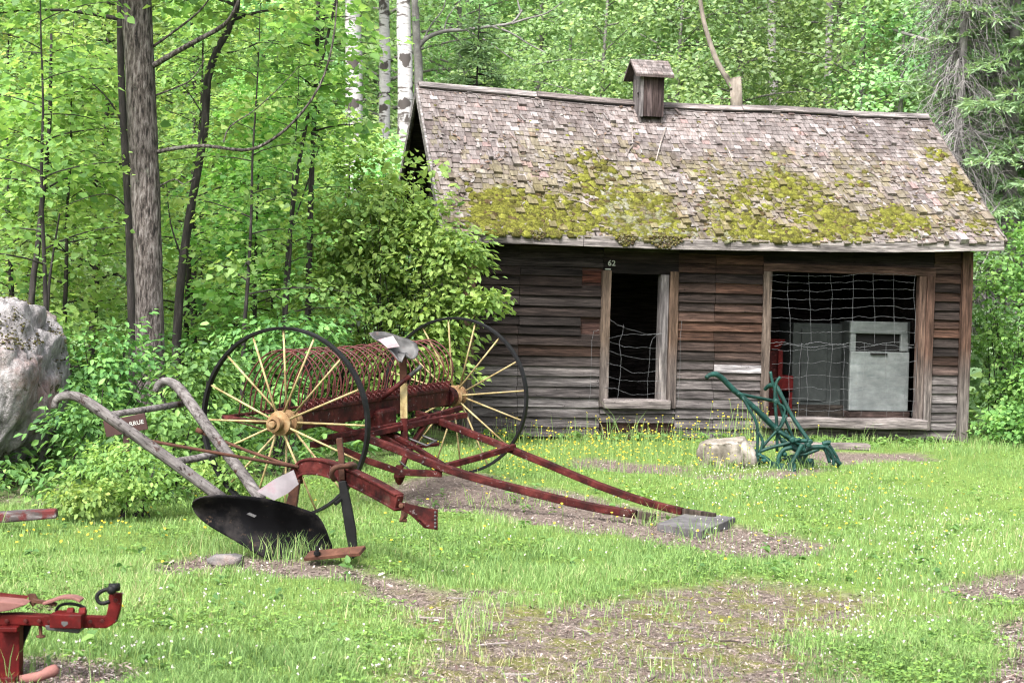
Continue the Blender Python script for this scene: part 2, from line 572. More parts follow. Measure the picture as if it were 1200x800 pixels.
M['whitemetal'] = surf_mat('faded white plate', gain=0.30, stops= [(0.3, (0.36, 0.30, 0.335)), (0.6, (0.44, 0.40, 0.43))], scale=5, rough=0.55, bump=0.05, patch=((0.42, 0.25, 0.30), 5.0, 0.52, 0.64))
M['greymetal'] = surf_mat('dull grey metal', gain=0.36, stops= [(0.3, (0.05, 0.05, 0.05)), (0.55, (0.13, 0.128, 0.13)), (0.7, (0.26, 0.25, 0.26))], scale=9, rough=0.55, bump=0.2, streak=((7, 7, 7), 0.35, 1.6), patch=((0.20, 0.10, 0.09), 8.0, 0.6, 0.68), spec=0.4)
M['placard'] = surf_mat('faded paper placard', gain=0.42, stops= [(0.38, (0.42, 0.22, 0.27)), (0.5, (0.46, 0.35, 0.38)), (0.6, (0.52, 0.48, 0.49))], scale=9, rough=0.6, bump=0.0)
M['signbrown'] = surf_mat('brown sign paint', gain=0.4, stops= [(0.3, (0.075, 0.024, 0.022)), (0.7, (0.105, 0.038, 0.036))], scale=10, rough=0.6, bump=0.05)
M['lettering'] = surf_mat('white lettering', [(0.3, (0.62, 0.62, 0.6)), (0.7, (0.8, 0.8, 0.78))], scale=40, rough=0.6, bump=0.0)
M['numberwhite'] = surf_mat('faded white digits', [(0.3, (0.55, 0.58, 0.52)), (0.7, (0.75, 0.78, 0.7))], scale=40, rough=0.6, bump=0.0)
M['whitebox'] = surf_mat('chipped grey white paint', [(0.3, (0.18, 0.21, 0.208)), (0.6, (0.265, 0.29, 0.288))], scale=5, stretch=(1, 1, 4), rough=0.6, bump=0.2, patch=((0.25, 0.25, 0.22), 7.0, 0.64, 0.72))
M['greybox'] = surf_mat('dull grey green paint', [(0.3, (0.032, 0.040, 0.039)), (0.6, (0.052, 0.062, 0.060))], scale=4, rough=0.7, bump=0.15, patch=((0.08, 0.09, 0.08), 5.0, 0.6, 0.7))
M['wire'] = surf_mat('galvanised wire', gain=0.36, stops= [(0.3, (0.24, 0.25, 0.27)), (0.7, (0.38, 0.39, 0.41))], scale=20, rough=0.5, bump=0.0, metal=0.2)
M['dark'] = surf_mat('black recess', [(0.3, (0.006, 0.006, 0.006)), (0.7, (0.012, 0.012, 0.012))], scale=20, rough=0.9, bump=0.0)
BARK = [(0.36, (0.02, 0.016, 0.015)), (0.47, (0.12, 0.098, 0.088)), (0.56, (0.245, 0.212, 0.20)), (0.68, (0.38, 0.345, 0.33))]
M['bark'] = surf_mat('ridged grey bark', BARK, scale=1.0, stretch=(34, 34, 8), rough=0.95, bump=1.0, bdist=0.05, detail=4, streak=((3.5, 3.5, 0.9), 0.6, 1.35), gain=0.43, patch=((0.22, 0.23, 0.19), 3.0, 0.60, 0.68))
M['darkbark'] = surf_mat('thin dark bark', [(0.3, (0.018, 0.015, 0.014)), (0.55, (0.062, 0.053, 0.05)), (0.7, (0.15, 0.13, 0.125))], scale=4, stretch=(7, 7, 1.6), rough=0.9, bump=0.6, gain=0.42)
M['tinered'] = surf_mat('red brown tine paint', [(0.3, (0.055, 0.010, 0.009)), (0.5, (0.13, 0.022, 0.020)), (0.7, (0.18, 0.045, 0.038))], scale=9, rough=0.6, bump=0.1, gain=0.45, fine=((0.3, 0.2, 0.18), 20.0, 0.64, 0.7))
M['greytwig'] = surf_mat('dead grey twig', gain=0.66, stops= [(0.3, (0.17, 0.155, 0.155)), (0.6, (0.32, 0.30, 0.30)), (0.7, (0.42, 0.40, 0.40))], scale=8, rough=0.95, bump=0.3)
M['deadwood'] = surf_mat('pale barkless wood', gain=0.34, stops= [(0.3, (0.34, 0.28, 0.23)), (0.6, (0.52, 0.45, 0.38)), (0.7, (0.62, 0.56, 0.5))], scale=6, stretch=(6, 6, 1), rough=0.9, bump=0.4, patch=((0.14, 0.10, 0.08), 3.0, 0.56, 0.66))
M['litter'] = surf_mat('leaf litter chips', [(0.3, (0.55, 0.55, 0.55)), (0.7, (1.3, 1.3, 1.3))], scale=30, rough=0.95, bump=0.2, col=True, spec=0.1)


def birch_mat():
    m, nt, out = new_mat('birch bark'); L = nt.links.new
    tc = N(nt, 'ShaderNodeTexCoord'); mp = N(nt, 'ShaderNodeMapping'); mp.inputs['Scale'].default_value = (1.5, 1.5, 9)
    L(tc.outputs['Object'], mp.inputs[0])
    a = N(nt, 'ShaderNodeTexNoise', Scale=1.8, Detail=5.0, Roughness=0.6); L(mp.outputs[0], a.inputs['Vector'])
    b = N(nt, 'ShaderNodeTexNoise', Scale=3.4, Detail=3.0); L(tc.outputs['Object'], b.inputs['Vector'])
    c1 = ramp(nt, a.outputs[0], [(0.40, (0.27, 0.255, 0.265)), (0.56, (0.34, 0.33, 0.335)), (0.62, (0.06, 0.05, 0.048))])
    f = ramp(nt, b.outputs[0], [(0.55, (0, 0, 0)), (0.59, (1, 1, 1))])
    c = mixc(nt, f, c1, (0.035, 0.028, 0.026))
    p = N(nt, 'ShaderNodeBsdfPrincipled', Roughness=0.8); L(c, p.inputs['Base Color']); L(p.outputs[0], out.inputs[0])
    return m


M['birch'] = birch_mat()
# foliage: tone runs 0 (old, deep green) to 1 (fresh, yellow green)
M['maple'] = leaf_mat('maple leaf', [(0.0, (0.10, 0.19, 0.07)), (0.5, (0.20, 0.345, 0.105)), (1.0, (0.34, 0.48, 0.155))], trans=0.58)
M['farleaf'] = leaf_mat('far leaf', [(0.0, (0.20, 0.325, 0.175)), (0.5, (0.285, 0.445, 0.225)), (1.0, (0.40, 0.56, 0.285))], trans=0.6)  # paled: bright, hazy distance is painted into the leaf colour
M['shrubleaf'] = leaf_mat('shrub leaf', [(0.0, (0.055, 0.135, 0.045)), (0.5, (0.145, 0.285, 0.08)), (1.0, (0.28, 0.43, 0.12))], trans=0.5, objvar=0.12)
M['herb'] = leaf_mat('forest herb leaf', [(0.0, (0.032, 0.08, 0.028)), (0.5, (0.092, 0.185, 0.052)), (1.0, (0.22, 0.36, 0.10))], trans=0.4, objvar=0.1)
M['needle'] = leaf_mat('spruce needles', [(0.0, (0.10, 0.165, 0.10)), (0.5, (0.17, 0.27, 0.145)), (1.0, (0.26, 0.375, 0.185))], trans=0.4)
M['grass'] = leaf_mat('grass blade', [(0.0, (0.075, 0.135, 0.044)), (0.45, (0.165, 0.262, 0.084)), (0.85, (0.25, 0.345, 0.125)), (1.0, (0.34, 0.31, 0.18))], trans=0.35, objvar=0.0, spec=0.15)
M['cloverleaf'] = leaf_mat('clover leaf', [(0.0, (0.05, 0.13, 0.035)), (1.0, (0.13, 0.27, 0.055))], trans=0.3, objvar=0.0)
M['yellow'] = leaf_mat('yellow petals', [(0.0, (0.42, 0.31, 0.015)), (1.0, (0.55, 0.45, 0.045))], trans=0.3, objvar=0.0, tcol=(1, 1, 0.6))
M['white'] = leaf_mat('white clover heads', [(0.0, (0.40, 0.38, 0.35)), (1.0, (0.58, 0.58, 0.53))], trans=0.2, objvar=0.0, tcol=(1, 1, 1))
M['mossfuzz'] = leaf_mat('moss tips', [(0.0, (0.045, 0.038, 0.018)), (0.35, (0.08, 0.08, 0.02)), (0.75, (0.145, 0.15, 0.032)), (1.0, (0.23, 0.23, 0.14))], trans=0.2, objvar=0.0, tcol=(1.1, 1.05, 0.6))


def ground_mat():
    m, nt, out = new_mat('ground'); L = nt.links.new
    tc = N(nt, 'ShaderNodeTexCoord')
    n1 = N(nt, 'ShaderNodeTexNoise', Scale=1.6, Detail=8.0, Roughness=0.7); L(tc.outputs['Object'], n1.inputs['Vector'])
    n2 = N(nt, 'ShaderNodeTexNoise', Scale=28.0, Detail=6.0, Roughness=0.75); L(tc.outputs['Object'], n2.inputs['Vector'])
    n3 = N(nt, 'ShaderNodeTexNoise', Scale=5.0, Detail=8.0, Roughness=0.7); L(tc.outputs['Object'], n3.inputs['Vector'])
    thatch = ramp(nt, n2.outputs[0], [(0.3, (0.055, 0.075, 0.02)), (0.5, (0.10, 0.16, 0.035)), (0.7, (0.17, 0.24, 0.06))])
    dirt = ramp(nt, n2.outputs[0], [(0.3, (0.035, 0.027, 0.022)), (0.46, (0.095, 0.075, 0.063)), (0.56, (0.16, 0.13, 0.113)), (0.70, (0.24, 0.21, 0.19))])
    dirt = mixc(nt, ramp(nt, n3.outputs[0], [(0.45, (0, 0, 0)), (0.65, (1, 1, 1))]), dirt, (0.125, 0.098, 0.086))
    mossc = ramp(nt, n2.outputs[0], [(0.3, (0.055, 0.058, 0.016)), (0.55, (0.12, 0.125, 0.032)), (0.7, (0.175, 0.175, 0.06))])
    mf = ramp(nt, n3.outputs[0], [(0.46, (0, 0, 0)), (0.58, (0.85, 0.85, 0.85))])
    forest = ramp(nt, n2.outputs[0], [(0.3, (0.035, 0.03, 0.022)), (0.5, (0.085, 0.07, 0.05)), (0.7, (0.15, 0.13, 0.10))])
    forest = mixc(nt, ramp(nt, n1.outputs[0], [(0.42, (0, 0, 0)), (0.58, (1, 1, 1))]), forest, (0.14, 0.21, 0.07))

    def att(nm):
        return N(nt, 'ShaderNodeAttribute', attribute_name=nm).outputs['Fac']
    c = mixc(nt, att('bare'), thatch, dirt)
    mos = mixc(nt, mf, dirt, mossc)
    c = mixc(nt, att('mossy'), c, mos)
    c = mixc(nt, att('forest'), c, forest)
    b = N(nt, 'ShaderNodeBsdfPrincipled', Roughness=0.95); b.inputs['Specular IOR Level'].default_value = 0.1
    L(c, b.inputs['Base Color'])
    bp = N(nt, 'ShaderNodeBump', Strength=0.9, Distance=0.03); L(n2.outputs[0], bp.inputs['Height']); L(bp.outputs[0], b.inputs['Normal'])
    L(b.outputs[0], out.inputs[0])
    return m


M['ground'] = ground_mat()
# ================================================================== GROUND
def graded(lo, hi, dlo, dhi, step, far):
    a = list(np.arange(dlo, dhi + 1e-6, step)); s = step
    x = dhi
    while x < hi:
        s = min(s * 1.18, far); x += s; a.append(x)
    s = step; x = dlo
    while x > lo:
        s = min(s * 1.18, far); x -= s; a.insert(0, x)
    return np.array(a)


gx = graded(-160, 160, -5.5, 8.0, 0.06, 8)
gy = graded(-30, 240, 5.6, 23.0, 0.06, 8)
GX, GY = np.meshgrid(gx, gy)
fx, fy = GX.ravel(), GY.ravel()
gz = HGT(fx, fy)
bare = region(CHIPS, fx, fy); mossy = region(MOSSY, fx, fy, 0.2, 0.45); forest = region(FOREST, fx, fy, 0.25, 0.35)
forest = np.maximum(forest, sstep(22.5, 24.5, fy)); forest = np.maximum(forest, sstep(7.0, 7.6, fx) * sstep(16, 19, fy))
under = (np.abs((fx + 0.51) * math.cos(math.radians(12)) + (fy - 19.7) * math.sin(math.radians(12)) - 3.1) < 3.2) & (np.abs(-(fx + 0.51) * math.sin(math.radians(12)) + (fy - 19.7) * math.cos(math.radians(12)) - 1.9) < 1.95)
bare = np.maximum(bare, under)
dense = (fx > -5.6) & (fx < 8.1) & (fy > 5.5) & (fy < 23.1)
rough = (fbm(fx * 9, fy * 9, 41, 4) - 0.5) * (0.012 + 0.05 * mossy + 0.03 * bare * (1 - under))
gz = gz + np.where(dense, rough, 0) - 0.03 * mossy - 0.02 * bare
nx, ny = len(gx), len(gy)
ii = (np.arange(ny - 1)[:, None] * nx + np.arange(nx - 1)[None, :]).ravel()
quads = np.stack([ii, ii + 1, ii + nx + 1, ii + nx], 1)
gme = raw_mesh('ground', np.stack([fx, fy, gz], 1), quads, None, M['ground'])
for nm, arr in (('bare', bare), ('mossy', mossy), ('forest', forest)):
    a = gme.attributes.new(nm, 'FLOAT', 'POINT'); a.data.foreach_set('value', arr.astype(np.float32))
gme.polygons.foreach_set('use_smooth', [True] * len(gme.polygons))
ground = mesh_obj('ground', gme); ground['kind'] = 'structure'


# ================================================================== HUT
YAW = math.radians(12.0)
HO = np.array([-0.51, 19.7, 0.0])
HU = np.array([math.cos(YAW), math.sin(YAW), 0]); HV = np.array([-math.sin(YAW), math.cos(YAW), 0])
LEN, DEP = 6.20, 3.8
OVE = 0.35


def WL(px, py, v=0.0):
    p = on_plane(px, py, HO + HV * v, HV) - HO
    return float(np.dot(p, HU)), float(p[2])


def hut_world(u, v, z):
    return HO + HU * u + HV * v + np.array([0, 0, z])


hut = thing('wooden_hut', 'weathered dark plank hut with a mossy shingle roof, small roof vent and two open doorways', 'hut', HO, YAW)


def eave_z(u):
    return np.interp(u, [-0.35, 0.5, 2.2, 3.5, 5.0, 6.5], [2.35, 2.36, 2.35, 2.37, 2.40, 2.47])


def ridge_z(u):
    return np.interp(u, [-0.35, 0.8, 2.6, 4.2, 6.5], [4.27, 4.22, 4.145, 4.17, 4.19])


RV = 1.9


def roof_pt(u, s, h=0.0, back=False):
    """s: 0 at the eave .. 1 at the ridge; h: metres above the deck"""
    ze, zr = eave_z(u), ridge_z(u)
    v = -OVE + (RV + OVE) * s
    z = ze + (zr - ze) * s
    wob = 0.03 * (float(vnoise(u * 1.1, s * 3.0, 9)) - 0.5)
    n = unit(np.array([0, -(zr - ze), RV + OVE]))
    p = np.array([u, v, z]) + n * (h + wob)
    if back: p[1] = 2 * RV - p[1]
    return p


def tone_board(z, warm=0.5, seg=0):
    """bleached grey low on the wall, brown and near-black above (the boards' own weathering)"""
    g = float(sstep(1.0, 0.62, z + random.uniform(-0.2, 0.2)))
    r = random.random()
    if r < 0.30: dk = (0.022, 0.018, 0.017)
    elif r < 0.62: dk = (0.048, 0.036, 0.032)
    elif r < 0.62 + 0.33 * warm: dk = (0.100, 0.056, 0.040)
    else: dk = (0.055, 0.047, 0.044)
    gr = random.choice([(0.15, 0.138, 0.138), (0.19, 0.176, 0.175), (0.115, 0.104, 0.104), (0.225, 0.211, 0.212)])
    k = random.uniform(0.8, 1.25)
    return tuple(k * (dk[i] * (1 - g) + gr[i] * g) for i in range(3))


ROW = 0.116


def board_rows(mb, u0, u1, z0, z1, joints=(), warm=0.5, axis='u', plane=0.0, out=-1, skip=None, row=ROW, dark=1.0):
    """lapped boards on a wall; axis u: along the front, axis v: along an end wall"""
    z = z0; k = 0
    while z < z1 - 0.01:
        h = min(row * random.uniform(0.92, 1.08), z1 - z)
        if z1 - z - h < 0.03: h = z1 - z
        row_t = tone_board(z, warm)
        us = [u0] + sorted(j + random.uniform(-0.012, 0.012) for j in joints if random.random() < 0.8) + [u1]
        for a, b in zip(us[:-1], us[1:]):
            if skip: b2 = skip(z + h / 2, a, b)
            else: b2 = b
            t = tone_board(z, warm); t = tuple((0.45 * a_ + 0.55 * b_) * dark for a_, b_ in zip(t, row_t))
            g = 0.003
            lo = 0.042 + random.uniform(-0.006, 0.010); hi = 0.009 + random.uniform(-0.003, 0.004)
            ns = max(1, int((b2 - a) / 0.5)); dz = [random.uniform(-0.006, 0.004) for _ in range(ns + 1)]
            for q in range(ns):
                x0 = a + (b2 - a) * q / ns + (g if q == 0 else 0); x1 = a + (b2 - a) * (q + 1) / ns - (g if q == ns - 1 else 0)
                zb0, zb1 = z + dz[q], z + dz[q + 1]; zt = z + h + 0.012
                if axis == 'u':
                    pts = [(x0, plane + out * lo, zb0), (x1, plane + out * lo, zb1), (x1, plane, zb1), (x0, plane, zb0),
                           (x0, plane + out * hi, zt), (x1, plane + out * hi, zt), (x1, plane, zt), (x0, plane, zt)]
                else:
                    pts = [(plane + out * lo, x0, zb0), (plane + out * lo, x1, zb1), (plane, x1, zb1), (plane, x0, zb0),
                           (plane + out * hi, x0, zt), (plane + out * hi, x1, zt), (plane, x1, zt), (plane, x0, zt)]
                mb.hexa(pts, t)
        z += h; k += 1


WTOP = 2.32
dl0, _ = WL(704, 400); dl1, _ = WL(713, 400)
dr0, _ = WL(772.5, 400); dr1, _ = WL(782, 400); dr2, _ = WL(792, 400)
_, dtop = WL(745, 321); _, dsill = WL(745, 467)
ol0, _ = WL(891.5, 400); ol1, _ = WL(901, 400)
or0, _ = WL(1074, 400); or1, _ = WL(1082, 400); or2, _ = WL(1091, 400)
_, otop = WL(985, 320.5); _, osill = WL(985, 489)
hole1 = [WL(682, 318), WL(700, 330)]; hole2 = [WL(680, 378), WL(699, 390)]

mb = MB()


def skip_left(zc, a, b):
    if b > dl0 - 0.05:
        if hole1[1][1] - 0.03 < zc < hole1[0][1] + 0.03: return hole1[0][0]
        if hole2[1][1] - 0.03 < zc < hole2[0][1] + 0.03: return hole2[0][0]
    return b


jl = WL(607, 400)[0]
board_rows(mb, 0.07, dl0, 0.03, WTOP, joints=(jl,), warm=0.6, skip=skip_left, dark=0.9)
board_rows(mb, dr2, ol0, 0.03, WTOP, joints=(WL(836, 400)[0],), warm=1.0)
board_rows(mb, or2, LEN - 0.08, 0.03, WTOP, warm=0.75)
board_rows(mb, ol0, or2, 0.03, osill - 0.06, joints=(), warm=0.5)
board_rows(mb, dl0, dr2, 0.20, dsill - 0.13, warm=0.3)
# bright bleached repair board beside the wide doorway
(ra, rz1), (rb, rz0) = WL(835.5, 427), WL(890.5, 437)
mb.hexa([(ra, -0.055, rz0), (rb, -0.055, rz0), (rb, -0.028, rz0), (ra, -0.028, rz0), (ra, -0.050, rz1), (rb, -0.050, rz1), (rb, -0.02, rz1), (ra, -0.02, rz1)], (0.44, 0.42, 0.44))
# lintel boards over the doorways
for (a, b, zlo) in ((dl0, dr2, dtop + 0.0), (ol0, or2, otop)):
    zz = zlo
    while zz < WTOP:
        hh = min(0.13, WTOP - zz); mb.box((a, -0.026 - random.uniform(0, 0.006), zz), (b, 0, zz + hh - 0.004), tuple(c * 0.9 for c in tone_board(2.0, 0.4))); zz += hh
# lining boards behind, upright studs
for (a, b, z0, z1) in ((0.05, dl0, 0.0, WTOP), (dr2, ol0, 0, WTOP), (or2, LEN - 0.05, 0, WTOP), (dl0, dr2, 0.0, dsill - 0.12), (ol0, or2, 0, osill - 0.1), (dl0, dr2, dtop + 0.03, WTOP), (ol0, or2, otop + 0.03, WTOP)):
    mb.box((a, 0.003, z0), (b, 0.07, z1), (0.07, 0.04, 0.034))
front_wall = mb.build('front_wall', M['board'], hut, local=True)

mb = MB()
board_rows(mb, 0.02, DEP, 0.03, 2.32, axis='v', plane=0.0, warm=0.4)
# gable boards over the end wall
z = 2.32
while z < 4.1:
    w = (4.15 - z) / (4.15 - 2.3) * 1.95
    board_rows(mb, RV - w, RV + w, z, z + ROW, axis='v', plane=0.0, warm=0.3, dark=0.5); z += ROW  # boards darkened to paint in the gloom of an open gable
mb.box((0.003, 0.08, 0.0), (0.05, DEP, 2.4), (0.05, 0.04, 0.035))
mb.build('end_wall', M['board'], hut, local=True)
mb = MB()
board_rows(mb, 0.02, DEP, 0.03, 2.32, axis='v', plane=LEN, out=1, warm=0.5)
z = 2.32
while z < 4.1:
    w = (4.15 - z) / (4.15 - 2.3) * 1.95
    board_rows(mb, RV - w, RV + w, z, z + ROW, axis='v', plane=LEN, out=1, warm=0.4); z += ROW
mb.box((LEN - 0.05, 0.08, 0.0), (LEN - 0.003, DEP, 2.4), (0.05, 0.04, 0.035))
mb.build('end_wall', M['board'], hut, local=True)
mb = MB()
board_rows(mb, 0.0, LEN, 0.03, 2.32, plane=DEP, out=1, warm=0.4)
mb.box((0.05, DEP - 0.05, 0.0), (LEN - 0.05, DEP - 0.003, 2.4), (0.08, 0.07, 0.068))
mb.build('back_wall', M['board'], hut, local=True)

mb = MB()
u = 0.06
while u < LEN - 0.06:
    mb.box((u, 0.08, osill - 0.13), (min(u + 0.17, LEN - 0.06), DEP - 0.06, osill - 0.10 + random.uniform(0, 0.006)), jit((0.06, 0.05, 0.045)))
    u += 0.174
mb.build('plank_floor', M['board'], hut, local=True)

# posts, door frames, sills
BR, GRY = (0.19, 0.12, 0.085), (0.25, 0.235, 0.235)


def upright(name, u0, u1, z0, z1, v0, v1, tone, tone2=None, lean=0.0):
    mb = MB(); zm = z0 + (z1 - z0) * 0.32
    t2 = tone2 or tone
    n = 6
    rows = [z0 + (z1 - z0) * i / n for i in range(n + 1)]
    pts = []; tones = []
    for i, zz in enumerate(rows):
        o = lean * (i / n); j = random.uniform(-0.004, 0.004)
        pts += [(u0 + o + j, v0, zz), (u1 + o + j, v0, zz), (u1 + o + j, v1, zz), (u0 + o + j, v1, zz)]
        f = float(sstep(0.25, 0.5, i / n)); tones += [tuple(t2[k] * (1 - f) + tone[k] * f for k in range(3))] * 4
    f = [(3, 2, 1, 0), tuple(n * 4 + k for k in range(4))]
    for i in range(n):
        for k in range(4):
            f.append((i * 4 + k, i * 4 + (k + 1) % 4, i * 4 + 4 + (k + 1) % 4, i * 4 + 4 + k))
    mb.add(pts, f); mb.c = tones
    return mb.build(name, M['post'], hut, local=True, bevel=0.005)


upright('corner_board', LEN - 0.075, LEN + 0.06, 0.0, 2.34, -0.075, 0.03, (0.13, 0.078, 0.058), (0.21, 0.19, 0.18))
upright('corner_board', -0.06, 0.065, 0.0, 2.30, -0.07, 0.03, (0.20, 0.13, 0.09), (0.20, 0.17, 0.15))
mbx = upright('door_jamb', dl0 - 0.015, dl1, dsill - 0.1, dtop + 0.03, -0.06, 0.05, (0.18, 0.135, 0.105), (0.19, 0.165, 0.155))
upright('door_jamb', dr1, dr2, dsill - 0.11, dtop + 0.04, -0.062, 0.05, (0.165, 0.112, 0.082), (0.19, 0.16, 0.15))
upright('door_stop', dr0, dr1 - 0.003, dsill - 0.02, dtop, -0.03, 0.12, (0.24, 0.225, 0.23), (0.36, 0.33, 0.32))
upright('opening_jamb', ol0, ol1, osill - 0.05, otop + 0.0, -0.062, 0.05, (0.19, 0.15, 0.125), (0.16, 0.13, 0.115))
upright('opening_jamb', or0, or1, osill - 0.06, otop, -0.05, 0.05, (0.16, 0.105, 0.082), (0.23, 0.195, 0.18))
upright('opening_jamb', or1 + 0.003, or2, osill - 0.14, otop + 0.0, -0.066, 0.05, (0.14, 0.085, 0.065), (0.24, 0.215, 0.205))
mb = MB(); mb.box((ol0 - 0.01, -0.055, otop - 0.0), (or2 + 0.01, -0.0285, otop + 0.10), (0.10, 0.062, 0.05), 0.004); mb.build('lintel_board', M['board'], hut, local=True, bevel=0.004)
mb = MB(); mb.box((dl1 - 0.06, -0.12, dsill - 0.115), (dr1 + 0.03, 0.12, dsill - 0.005), (0.29, 0.26, 0.255), 0.006); mb.build('door_sill', M['board'], hut, local=True, bevel=0.012)
mb = MB()
n = 12; pts = [(ol0 + 0.0 + (or1 - ol0) * i / n, -0.09 + random.uniform(-0.01, 0.01), osill - 0.06 + random.uniform(-0.008, 0.008)) for i in range(n + 1)]
mb.bar(pts, 0.26, [0.13 + random.uniform(-0.015, 0.01) for _ in pts], tone=(0.27, 0.245, 0.24)); mb.build('opening_sill', M['board'], hut, local=True, bevel=0.02)
mb = MB()
h1 = hole1; mb.box((h1[0][0] + 0.004, -0.010, h1[1][1] - 0.01), (dl0 - 0.02, 0.0, h1[0][1] + 0.01), (0.13, 0.05, 0.035)); mb.build('patch_board', M['board'], hut, local=True)
# open gate board: inner door hanging inside the small doorway (dark planks seen beyond)
mb = MB()
for k in range(6):
    mb.box((dl1 - 0.55 + 0.13 * k, 1.7, osill), (dl1 - 0.555 + 0.13 * (k + 1), 1.73, 2.0), jit((0.16, 0.15, 0.155), 0.6, 1.2))
mb.build('inner_partition', M['board'], hut, local=True)

# number over the door
nu, nz = WL(711, 311)
text_mesh('house_number', '62', 0.088, M['numberwhite'], hut, Matrix.Translation((nu, -0.045, nz)) @ Matrix.Rotation(math.radians(90), 4, 'X') @ Matrix.Rotation(math.radians(-2), 4, 'Z'), 'LEFT', 0.004, 0.0015, 1.1)
mb = MB(); a0, z0 = WL(708, 315.3); a1, z1_ = WL(714.5, 315.0); mb.box((a0, -0.052, z0 - 0.006), (a1, -0.034, z0 + 0.006), (1, 1, 1)); mb.build('number_clip', M['numberwhite'], hut, local=True)

# ---- wires
mb = MB()


def wire(pts, v=-0.068, r=0.0015, sag=0.0):
    q = []
    for a, b in zip(pts[:-1], pts[1:]):
        for t in (0, 0.25, 0.5, 0.75):
            u_, z_ = a[0] + (b[0] - a[0]) * t, a[1] + (b[1] - a[1]) * t
            q.append((u_, v + random.uniform(-0.006, 0.006), z_ + random.uniform(-0.006, 0.006)))
    q.append((pts[-1][0], v, pts[-1][1]))
    mb.tube(q, r, 5, caps=False)


for ln in ([(713, 374), (722, 381), (732, 384), (745, 388), (758, 392), (768, 391), (774, 390)], [(711, 396), (724, 393), (740, 391), (752, 392), (775, 391)],
           [(713, 400), (730, 406), (750, 407), (775, 408)], [(712, 411), (728, 416), (748, 420), (775, 421)],
           [(710, 425), (724, 428), (738, 436), (752, 437), (775, 433)], [(708, 440), (728, 445), (745, 446), (775, 446)],
           [(706, 453), (722, 455), (736, 462), (755, 462), (775, 459)],
           [(729, 380), (728, 390), (724, 400), (726, 420), (725, 440), (722, 466)], [(770, 391), (763, 396), (760, 405), (759, 425), (757, 445), (757, 466)],
           [(700, 386), (694, 388), (692, 398), (691, 430), (690, 462), (688, 470)], [(797, 376), (795, 400), (795, 430), (793, 470)],
           [(788, 440), (796, 441)], [(686, 452), (697, 452)]):
    wire([WL(*p) for p in ln])
mb.build('door_wire_net', M['wire'], hut, local=True)
mb = MB()
ys = [322, 330, 339, 349, 360, 372, 388]
for y in ys:
    wire([WL(x, y + random.uniform(-1.2, 1.2) + (x - 900) * 0.008 + 2.0 * math.sin((x - 900) / 27)) for x in range(900, 1080, 13)], -0.075)
wire([WL(x, 402 + 1.8 * math.sin(x / 7)) for x in range(900, 1076, 8)], -0.075, 0.0024)
wire([WL(x, 405 - 1.8 * math.sin(x / 9)) for x in range(905, 1070, 8)], -0.079, 0.0022)
for x in (921, 946, 971, 996, 1020, 1044, 1068):
    wire([WL(x + random.uniform(-1.5, 1.5) + (y - 320) * 0.02, y) for y in (321, 345, 372, 402)], -0.078)
for y in (409, 425, 441, 455, 468, 479):
    wire([WL(x, y + random.uniform(-1.5, 1.5) + 1.6 * math.sin((x + y) / 15)) for x in range(902, 1076, 12)], -0.075)
for x in (924, 936, 944, 972, 986, 1011, 1036, 1060, 1071):
    d = random.uniform(-5, -1)
    wire([WL(x + d * (y - 402) / 80 + random.uniform(-1.5, 1.5), y) for y in (402, 420, 440, 462, 487)], -0.078)
mb.build('wide_wire_net', M['wire'], hut, local=True)

# ---- roof deck, shingles
mb = MB()
us = np.linspace(-0.33, LEN + 0.28, 16)
for back in (False, True):
    for a, b in zip(us[:-1], us[1:]):
        for s0, s1 in ((0.0, 0.5), (0.5, 1.0)):
            q = [roof_pt(a, s0, -0.05, back), roof_pt(b, s0, -0.05, back), roof_pt(b, s1, -0.05, back), roof_pt(a, s1, -0.05, back),
                 roof_pt(a, s0, -0.015, back), roof_pt(b, s0, -0.015, back), roof_pt(b, s1, -0.015, back), roof_pt(a, s1, -0.015, back)]
            mb.hexa(q, (0.05, 0.042, 0.038))
for u in np.arange(0.1, LEN, 0.62):     # rafters
    for back in (False, True):
        mb.beam(roof_pt(u, 0.02, -0.10, back), roof_pt(u, 0.985, -0.10, back), 0.05, 0.09, tone=(0.06, 0.05, 0.045))
roof = mb.build('roof', M['board'], hut, local=True)


def rpx(px, py):
    """roof coordinates (u, s) of a place in the photo"""
    p0 = hut_world(*roof_pt(3, 0)); p1 = hut_world(*roof_pt(3, 1)); n = np.cross(HU, p1 - p0)
    p = on_plane(px, py, p0, n) - HO
    u = float(np.dot(p, HU)); v = float(np.dot(p, HV))
    return u, (v + OVE) / (RV + OVE)


MOSS_SPOTS = []
for (x, y, rx, ry, w) in ((625, 252, 70, 32, 1.0), (580, 258, 30, 26, 0.9), (660, 262, 40, 22, 0.9), (745, 250, 50, 36, 1.0), (710, 222, 45, 28, 0.6), (770, 270, 38, 22, 1.0), (600, 215, 40, 22, 0.35), (700, 200, 36, 22, 0.35),
                          (870, 252, 50, 34, 0.72), (940, 240, 60, 38, 0.68), (985, 268, 36, 22, 0.9), (900, 278, 60, 14, 0.85), (1055, 268, 40, 22, 0.8), (1100, 272, 26, 14, 0.5), (1135, 240, 26, 50, 0.62), (1105, 200, 18, 34, 0.45),
                          (840, 215, 50, 24, 0.35), (540, 235, 30, 40, 0.3), (1010, 215, 40, 30, 0.3), (935, 205, 40, 25, 0.3), (660, 190, 60, 30, 0.25), (770, 210, 40, 30, 0.3), (1150, 275, 24, 14, 0.6)):
    c = rpx(x, y); ex = rpx(x + rx, y); ey = rpx(x, y - ry)
    MOSS_SPOTS.append((c[0], c[1], abs(ex[0] - c[0]), abs(ey[1] - c[1]), w))


